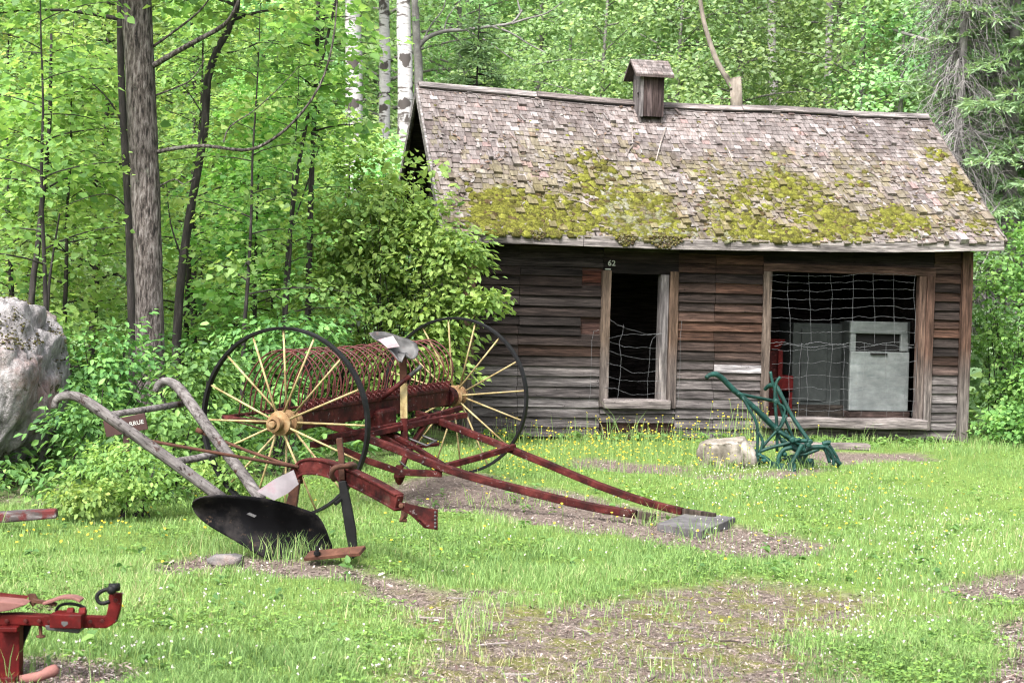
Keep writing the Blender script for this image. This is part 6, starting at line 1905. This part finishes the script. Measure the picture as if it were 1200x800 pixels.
gx_, gy_, v, u = np.concatenate([gx_, ex]), np.concatenate([gy_, ey]), np.concatenate([v, ev]), np.concatenate([u, eu])
zz = np.zeros(n_extra); dm, mm, cm, patchy = np.concatenate([dm, zz]), np.concatenate([mm, zz]), np.concatenate([cm, zz]), np.concatenate([patchy, zz + 0.5])
n = len(gx_)
near_hut = sstep(-1.1, -0.15, v) * (u > -1) * (u < 7.2)
hh = (0.016 + 0.075 * patchy ** 1.6 * rg.uniform(0.5, 1.5, n)) * (1 + 1.2 * near_hut) * (1 - 0.4 * dm)
tall = (rg.uniform(0, 1, n) < 0.012 + 0.06 * near_hut); hh = np.where(tall, hh * rg.uniform(1.8, 3.2, n), hh); hh[n - n_extra:] = rg.uniform(0.05, 0.17, n_extra)
w = rg.uniform(0.0022, 0.0048, n) * (0.8 + gy_ / 22.0)
az = rg.uniform(0, 6.283, n); la = rg.uniform(0, 6.283, n); ln = rg.uniform(0.15, 0.8, n) * hh
sd = np.stack([np.cos(az), np.sin(az), np.zeros(n)], 1); ld = np.stack([np.cos(la), np.sin(la), np.zeros(n)], 1)
b = np.stack([gx_, gy_, HGT(gx_, gy_) - 0.012 - 0.03 * mm - 0.02 * cm], 1)
V = np.empty((n, 5, 3)); up = np.array([0, 0, 1.0])
V[:, 0] = b - sd * (w / 2)[:, None]; V[:, 1] = b + sd * (w / 2)[:, None]
mid = b + up * (hh * 0.6 + 0.012)[:, None] + ld * (ln * 0.4)[:, None]
V[:, 2] = mid + sd * (w * 0.4)[:, None]; V[:, 3] = mid - sd * (w * 0.4)[:, None]
V[:, 4] = b + up * (hh + 0.012)[:, None] + ld * ln[:, None]
k = np.arange(n)[:, None] * 5
tone = np.clip(rg.normal(0.42, 0.16, n) + 0.5 * (patchy - 0.5) + 0.9 * (fbm(gx_ * 0.8, gy_ * 0.8, 57, 4) - 0.46) + 0.22 * dm + 0.12 * mm + np.where(rg.uniform(0, 1, n) < 0.10, 0.45, 0), 0, 1)
gm_ = raw_mesh('grass', V.reshape(-1, 3), k + np.array([[0, 1, 2, 3]]), np.repeat(tone, 5), M['grass'], tris=k + np.array([[3, 2, 4]]))
go = mesh_obj('grass', gm_); go['kind'] = 'stuff'

# clover leaves low in the lawn
cx, cy = lawn_points(60000)
u, v = hut_uv(cx, cy)
prob = (1 - region(CHIPS, cx, cy, 0.1, 0.3)) * (1 - 0.95 * region(MOSSY, cx, cy, 0.2, 0.45)) * (1 - region(FOREST, cx, cy, 0.1, 0.3)) * sstep(0.35, 0.6, fbm(cx * 1.7, cy * 1.7, 71, 3)) * ~((u > -0.1) & (u < LEN + 0.1) & (v > -0.1))
ok = rg.uniform(0, 1, len(cx)) < prob; cx, cy = cx[ok], cy[ok]; n = len(cx)
lv = Leaves()
h = rg.uniform(0.012, 0.05, n); a0 = rg.uniform(0, 6.28, n)
for q in range(3):
    a = a0 + q * 2.094
    lv.add(np.stack([cx, cy, HGT(cx, cy) + h], 1), np.array([0, 0, 1.0]) + rg.normal(0, 0.25, (n, 3)), np.stack([np.cos(a), np.sin(a), rg.uniform(-0.2, 0.3, n)], 1), rg.uniform(0.010, 0.02, n) * (0.8 + cy / 30), rg.uniform(0, 1, n))
co_ = mesh_obj('clover_leaves', lv.mesh('clover_leaves', M['cloverleaf'], 'maple', 0.15, 0.1)); co_['kind'] = 'stuff'


def flowers(name, x, y, h, size, petals, mat, up=0.8, ball=False):
    n = len(x); lv = Leaves(); z = HGT(x, y) + h
    lean = rg.normal(0, 0.12, (n, 2)) * h[:, None]
    c = np.stack([x + lean[:, 0], y + lean[:, 1], z], 1); a0 = rg.uniform(0, 6.28, n)
    tilt = rg.normal(0, 0.35, (n, 3)); tilt[:, 1] -= 0.35
    nrm = nrmz(np.array([0, 0, 1.0]) + tilt)
    for q in range(petals):
        if ball:
            d = nrmz(rg.normal(0, 1, (n, 3)))
            lv.add(c, nrmz(np.cross(d, rg.normal(0, 1, (n, 3)))), d, size * rg.uniform(0.8, 1.2, n), rg.uniform(0.2, 1, n))
        else:
            a = a0 + q * 6.283 / petals; d = np.stack([np.cos(a), np.sin(a), np.full(n, 0.25)], 1); d = d - nrm * np.sum(d * nrm, 1, keepdims=True) * 0.8
            lv.add(c, nrm, d, size * rg.uniform(0.85, 1.15, n), rg.uniform(0, 1, n))
    lv.t = [np.asarray(t) for t in lv.t]
    me_l = leaf_arrays(np.concatenate(lv.p), np.concatenate(lv.n), np.concatenate(lv.a), np.concatenate(lv.s), 'maple', 0.15, 0.02)
    V0, Q0 = me_l; T0 = np.repeat(np.concatenate(lv.t), 6)
    # stems
    az = rg.uniform(0, 6.28, n); sd = np.stack([np.cos(az), np.sin(az), np.zeros(n)], 1) * 0.0016 * (0.7 + y / 16)[:, None]
    b = np.stack([x, y, HGT(x, y) - 0.01], 1)
    VS = np.stack([b - sd, b + sd, c + sd * 0.7, c - sd * 0.7], 1).reshape(-1, 3); QS = np.arange(n)[:, None] * 4 + np.array([[0, 1, 2, 3]]) + len(V0)
    me = raw_mesh(name, np.concatenate([V0, VS]), np.concatenate([Q0, QS]), np.concatenate([T0, np.repeat(rg.uniform(0.2, 0.7, n), 4)]), M[mat])
    me.materials.append(M['grass'])
    mi = np.zeros(len(me.polygons), np.int32); mi[len(Q0):] = 1; me.polygons.foreach_set('material_index', mi)
    o = mesh_obj(name, me); o['kind'] = 'stuff'
    return o


# buttercups: (centre px, spread px, count, stem height)
bx = []; by = []; bh = []
for (px, py, sx, sy, n, h0, h1) in ((640, 524, 90, 22, 210, 0.04, 0.32), (740, 526, 80, 22, 190, 0.04, 0.32), (820, 528, 50, 18, 170, 0.04, 0.36), (700, 540, 120, 20, 420, 0.05, 0.18), (852, 548, 46, 6, 150, 0.06, 0.26), (600, 540, 70, 14, 160, 0.05, 0.16), (590, 560, 80, 22, 90, 0.05, 0.14), (640, 590, 110, 18, 46, 0.06, 0.16),
                                (90, 632, 80, 12, 70, 0.03, 0.10), (230, 600, 120, 20, 40, 0.03, 0.12), (900, 600, 200, 40, 130, 0.02, 0.07), (990, 565, 120, 20, 120, 0.02, 0.07), (460, 640, 200, 40, 30, 0.03, 0.10), (1000, 680, 200, 50, 50, 0.02, 0.05), (840, 510, 30, 4, 60, 0.25, 0.5), (145, 725, 3, 2, 2, 0.06, 0.10)):
    n = int(n * 0.62); qx = rg.normal(px, sx * 0.7, n); qy = rg.normal(py, sy * 0.6, n)
    for a, b_ in zip(qx, qy):
        p = G0(a, b_); uu, vv = hut_uv(p[0], p[1])
        if vv > -0.10 and -0.2 < uu < LEN + 0.2: p = p - HV * (vv + rg.uniform(0.12, 0.4))
        bx.append(p[0]); by.append(p[1]); bh.append(rg.uniform(h0, h1))
flowers('buttercups', np.array(bx), np.array(by), np.array(bh), 0.0108, 5, 'yellow')
bx = []; by = []; bh = []
for (px, py, sx, sy, n) in ((930, 590, 190, 40, 260), (1090, 640, 130, 40, 260), (1020, 720, 120, 60, 170), (240, 720, 160, 60, 40), (360, 690, 120, 30, 22), (620, 650, 200, 24, 30), (770, 640, 200, 14, 25), (260, 712, 60, 14, 14), (170, 770, 150, 30, 40), (440, 770, 60, 30, 30), (870, 560, 60, 10, 90)):
    qx = rg.normal(px, sx * 0.6, n); qy = rg.normal(py, sy * 0.6, n)
    for a, b_ in zip(qx, qy):
        p = G0(a, b_); uu, vv = hut_uv(p[0], p[1])
        if vv > -0.1 and uu > -0.2: continue
        bx.append(p[0]); by.append(p[1]); bh.append(rg.uniform(0.03, 0.09))
flowers('clover_flowers', np.array(bx), np.array(by), np.array(bh), 0.0075, 8, 'white', ball=True)

# broad leaved weeds here and there
lv = Leaves()
for (px, py, s, k, t) in [(rg.uniform(0, 1200), rg.uniform(560, 790), rg.uniform(0.03, 0.06), 7, 0.3) for _ in range(150)] + [(598, 635, 0.05, 9, 0.4), (1010, 607, 0.04, 8, 0.3), (640, 640, 0.06, 7, 0.2), (750, 583, 0.07, 12, 0.75), (735, 580, 0.06, 10, 0.8), (765, 585, 0.06, 10, 0.7), (900, 628, 0.05, 7, 0.6)] + [(rg.normal(700, 120), rg.uniform(492, 508), rg.uniform(0.05, 0.09), 8, 0.5) for _ in range(60)] + [(rg.uniform(940, 1130), rg.uniform(515, 526), rg.uniform(0.04, 0.07), 8, 0.5) for _ in range(60)]:
    if 430 < px < 1010 and py > 680: continue
    p = G(px, py); uu, vv = hut_uv(p[0], p[1])
    if vv > -0.12 and -0.2 < uu < LEN + 0.2: p = p - HV * (vv + rg.uniform(0.12, 0.3)); p[2] = hz(p[0], p[1])
    a = rg.uniform(0, 6.28, k); out = np.stack([np.cos(a), np.sin(a), rg.uniform(0.1, 0.9, k)], 1)
    lv.add(p + np.stack([np.zeros(k), np.zeros(k), rg.uniform(0, 1.2, k) * s], 1), np.array([0, 0, 1.0]) + rg.normal(0, 0.3, (k, 3)), out, s * rg.uniform(0.7, 1.3, k), np.clip(rg.normal(t, 0.15, k), 0, 1))
wo = mesh_obj('weeds', lv.mesh('weeds', M['shrubleaf'], 'oval', 0.25, 0.2)); wo['kind'] = 'stuff'

# chips, dead leaves and twigs on the bare ground
lx, ly = lawn_points(230000)
u, v = hut_uv(lx, ly)
pr = np.maximum(region(CHIPS, lx, ly, 0.10, 0.3), 0.55 * region(MOSSY, lx, ly, 0.2, 0.45)); pr = np.maximum(pr, 0.5 * region(FOREST, lx, ly, 0.1, 0.2)) * ~((u > -0.1) & (u < LEN) & (v > 0.0)) + 0.006
ok = rg.uniform(0, 1, len(lx)) < pr; lx, ly = lx[ok], ly[ok]; n = len(lx)
mm = region(MOSSY, lx, ly, 0.2, 0.45); cm = region(CHIPS, lx, ly, 0.1, 0.3)
lv = Leaves(); lv.add(np.stack([lx, ly, HGT(lx, ly) - 0.03 * mm - 0.02 * cm + rg.uniform(0.002, 0.022, n)], 1), np.array([0, 0, 1.0]) + rg.normal(0, 0.28, (n, 3)), rg.normal(0, 1, (n, 3)) * np.array([1, 1, 0.15]), rg.gamma(2.0, 0.0058, n) * (1 - 0.25 * mm) + 0.006, rg.uniform(0, 1, n))
M['chipleaf'] = leaf_mat('wood chips and dead leaves', [(0.0, (0.055, 0.036, 0.03)), (0.3, (0.12, 0.088, 0.078)), (0.6, (0.185, 0.148, 0.128)), (0.85, (0.25, 0.21, 0.185)), (1.0, (0.34, 0.30, 0.285))], trans=0.0, objvar=0.0, spec=0.1)
lo = mesh_obj('leaf_litter', lv.mesh('leaf_litter', M['chipleaf'], 'long', 0.2, 0.1)); lo['kind'] = 'stuff'
mb = MB()
for _ in range(55):
    px, py = (rg.uniform(500, 1000), rg.uniform(690, 800)) if rg.uniform() < 0.7 else (rg.uniform(1140, 1200), rg.uniform(715, 800))
    p = G(px, py); a = rg.uniform(-1.5, 1.5); l = rg.uniform(0.02, 0.09)
    dv = np.array([math.cos(a), math.sin(a), 0]); q = [p - dv * l, p + np.array([0, rg.normal(0, 0.012), 0.006]), p + dv * l]
    for e in q: e[2] = hz(e[0], e[1]) - 0.012
    mb.tube(q, [0.004, 0.005, 0.003], 5, random.choice([(0.22, 0.18, 0.17), (0.36, 0.31, 0.29), (0.14, 0.11, 0.10), (0.45, 0.40, 0.38)]))
two = mb.build('twigs', M['litter']); two['kind'] = 'stuff'

# ================================================================== LIGHT, SKY, CAMERA
SUN_EL, SUN_AZ = math.radians(51), math.radians(205)     # azimuth clockwise from +Y: behind the camera, a little to its left
world = bpy.data.worlds.new('World'); scene.world = world; world.use_nodes = True
nt = world.node_tree; nt.nodes.clear()
sky = nt.nodes.new('ShaderNodeTexSky'); sky.sky_type = 'NISHITA'; sky.sun_disc = False
sky.sun_elevation = SUN_EL; sky.sun_rotation = SUN_AZ; sky.air_density = 1.0; sky.dust_density = 6.0; sky.ozone_density = 0.6
hs = nt.nodes.new('ShaderNodeHueSaturation'); hs.inputs['Saturation'].default_value = 0.35
bg = nt.nodes.new('ShaderNodeBackground'); bg.inputs['Strength'].default_value = 0.13
wo_ = nt.nodes.new('ShaderNodeOutputWorld')
nt.links.new(sky.outputs[0], hs.inputs['Color']); nt.links.new(hs.outputs[0], bg.inputs[0]); nt.links.new(bg.outputs[0], wo_.inputs[0])
sd = bpy.data.lights.new('sun', 'SUN'); sd.energy = 1.5; sd.angle = math.radians(11); sd.color = (1.0, 0.97, 0.93)
so = bpy.data.objects.new('sun', sd); COL.objects.link(so)
dirv = Vector((math.sin(SUN_AZ) * math.cos(SUN_EL), math.cos(SUN_AZ) * math.cos(SUN_EL), math.sin(SUN_EL)))
so.rotation_euler = (-dirv).to_track_quat('-Z', 'Y').to_euler(); so.location = dirv * 60

cam = bpy.data.cameras.new('camera'); co = bpy.data.objects.new('camera', cam); COL.objects.link(co)
cam.sensor_width = 36.0; cam.sensor_fit = 'HORIZONTAL'; cam.lens = FPX * 36.0 / 1200.0; cam.clip_end = 600; cam.clip_start = 0.1
Rm = Matrix(((_R[0], _U[0], -_F[0]), (_R[1], _U[1], -_F[1]), (_R[2], _U[2], -_F[2]))).to_4x4()
co.matrix_world = Matrix.Translation(Vector(CAM)) @ Rm
cam.dof.use_dof = True; cam.dof.focus_distance = 15.5; cam.dof.aperture_fstop = 8.0
scene.camera = co

scene.render.engine = 'CYCLES'
scene.view_settings.view_transform = 'Standard'; scene.view_settings.look = 'None'
scene.view_settings.exposure = 2.2; scene.view_settings.gamma = 1.0; scene.view_settings.use_curve_mapping = False
cy_ = scene.cycles
cy_.max_bounces = 10; cy_.diffuse_bounces = 6; cy_.glossy_bounces = 2; cy_.transmission_bounces = 8; cy_.transparent_max_bounces = 4
cy_.use_denoising = True; cy_.filter_width = 1.2; cy_.sample_clamp_indirect = 6.0
cy_.caustics_reflective = False; cy_.caustics_refractive = False
try:
    cy_.use_adaptive_sampling = True; cy_.adaptive_threshold = 0.01
except Exception:
    pass
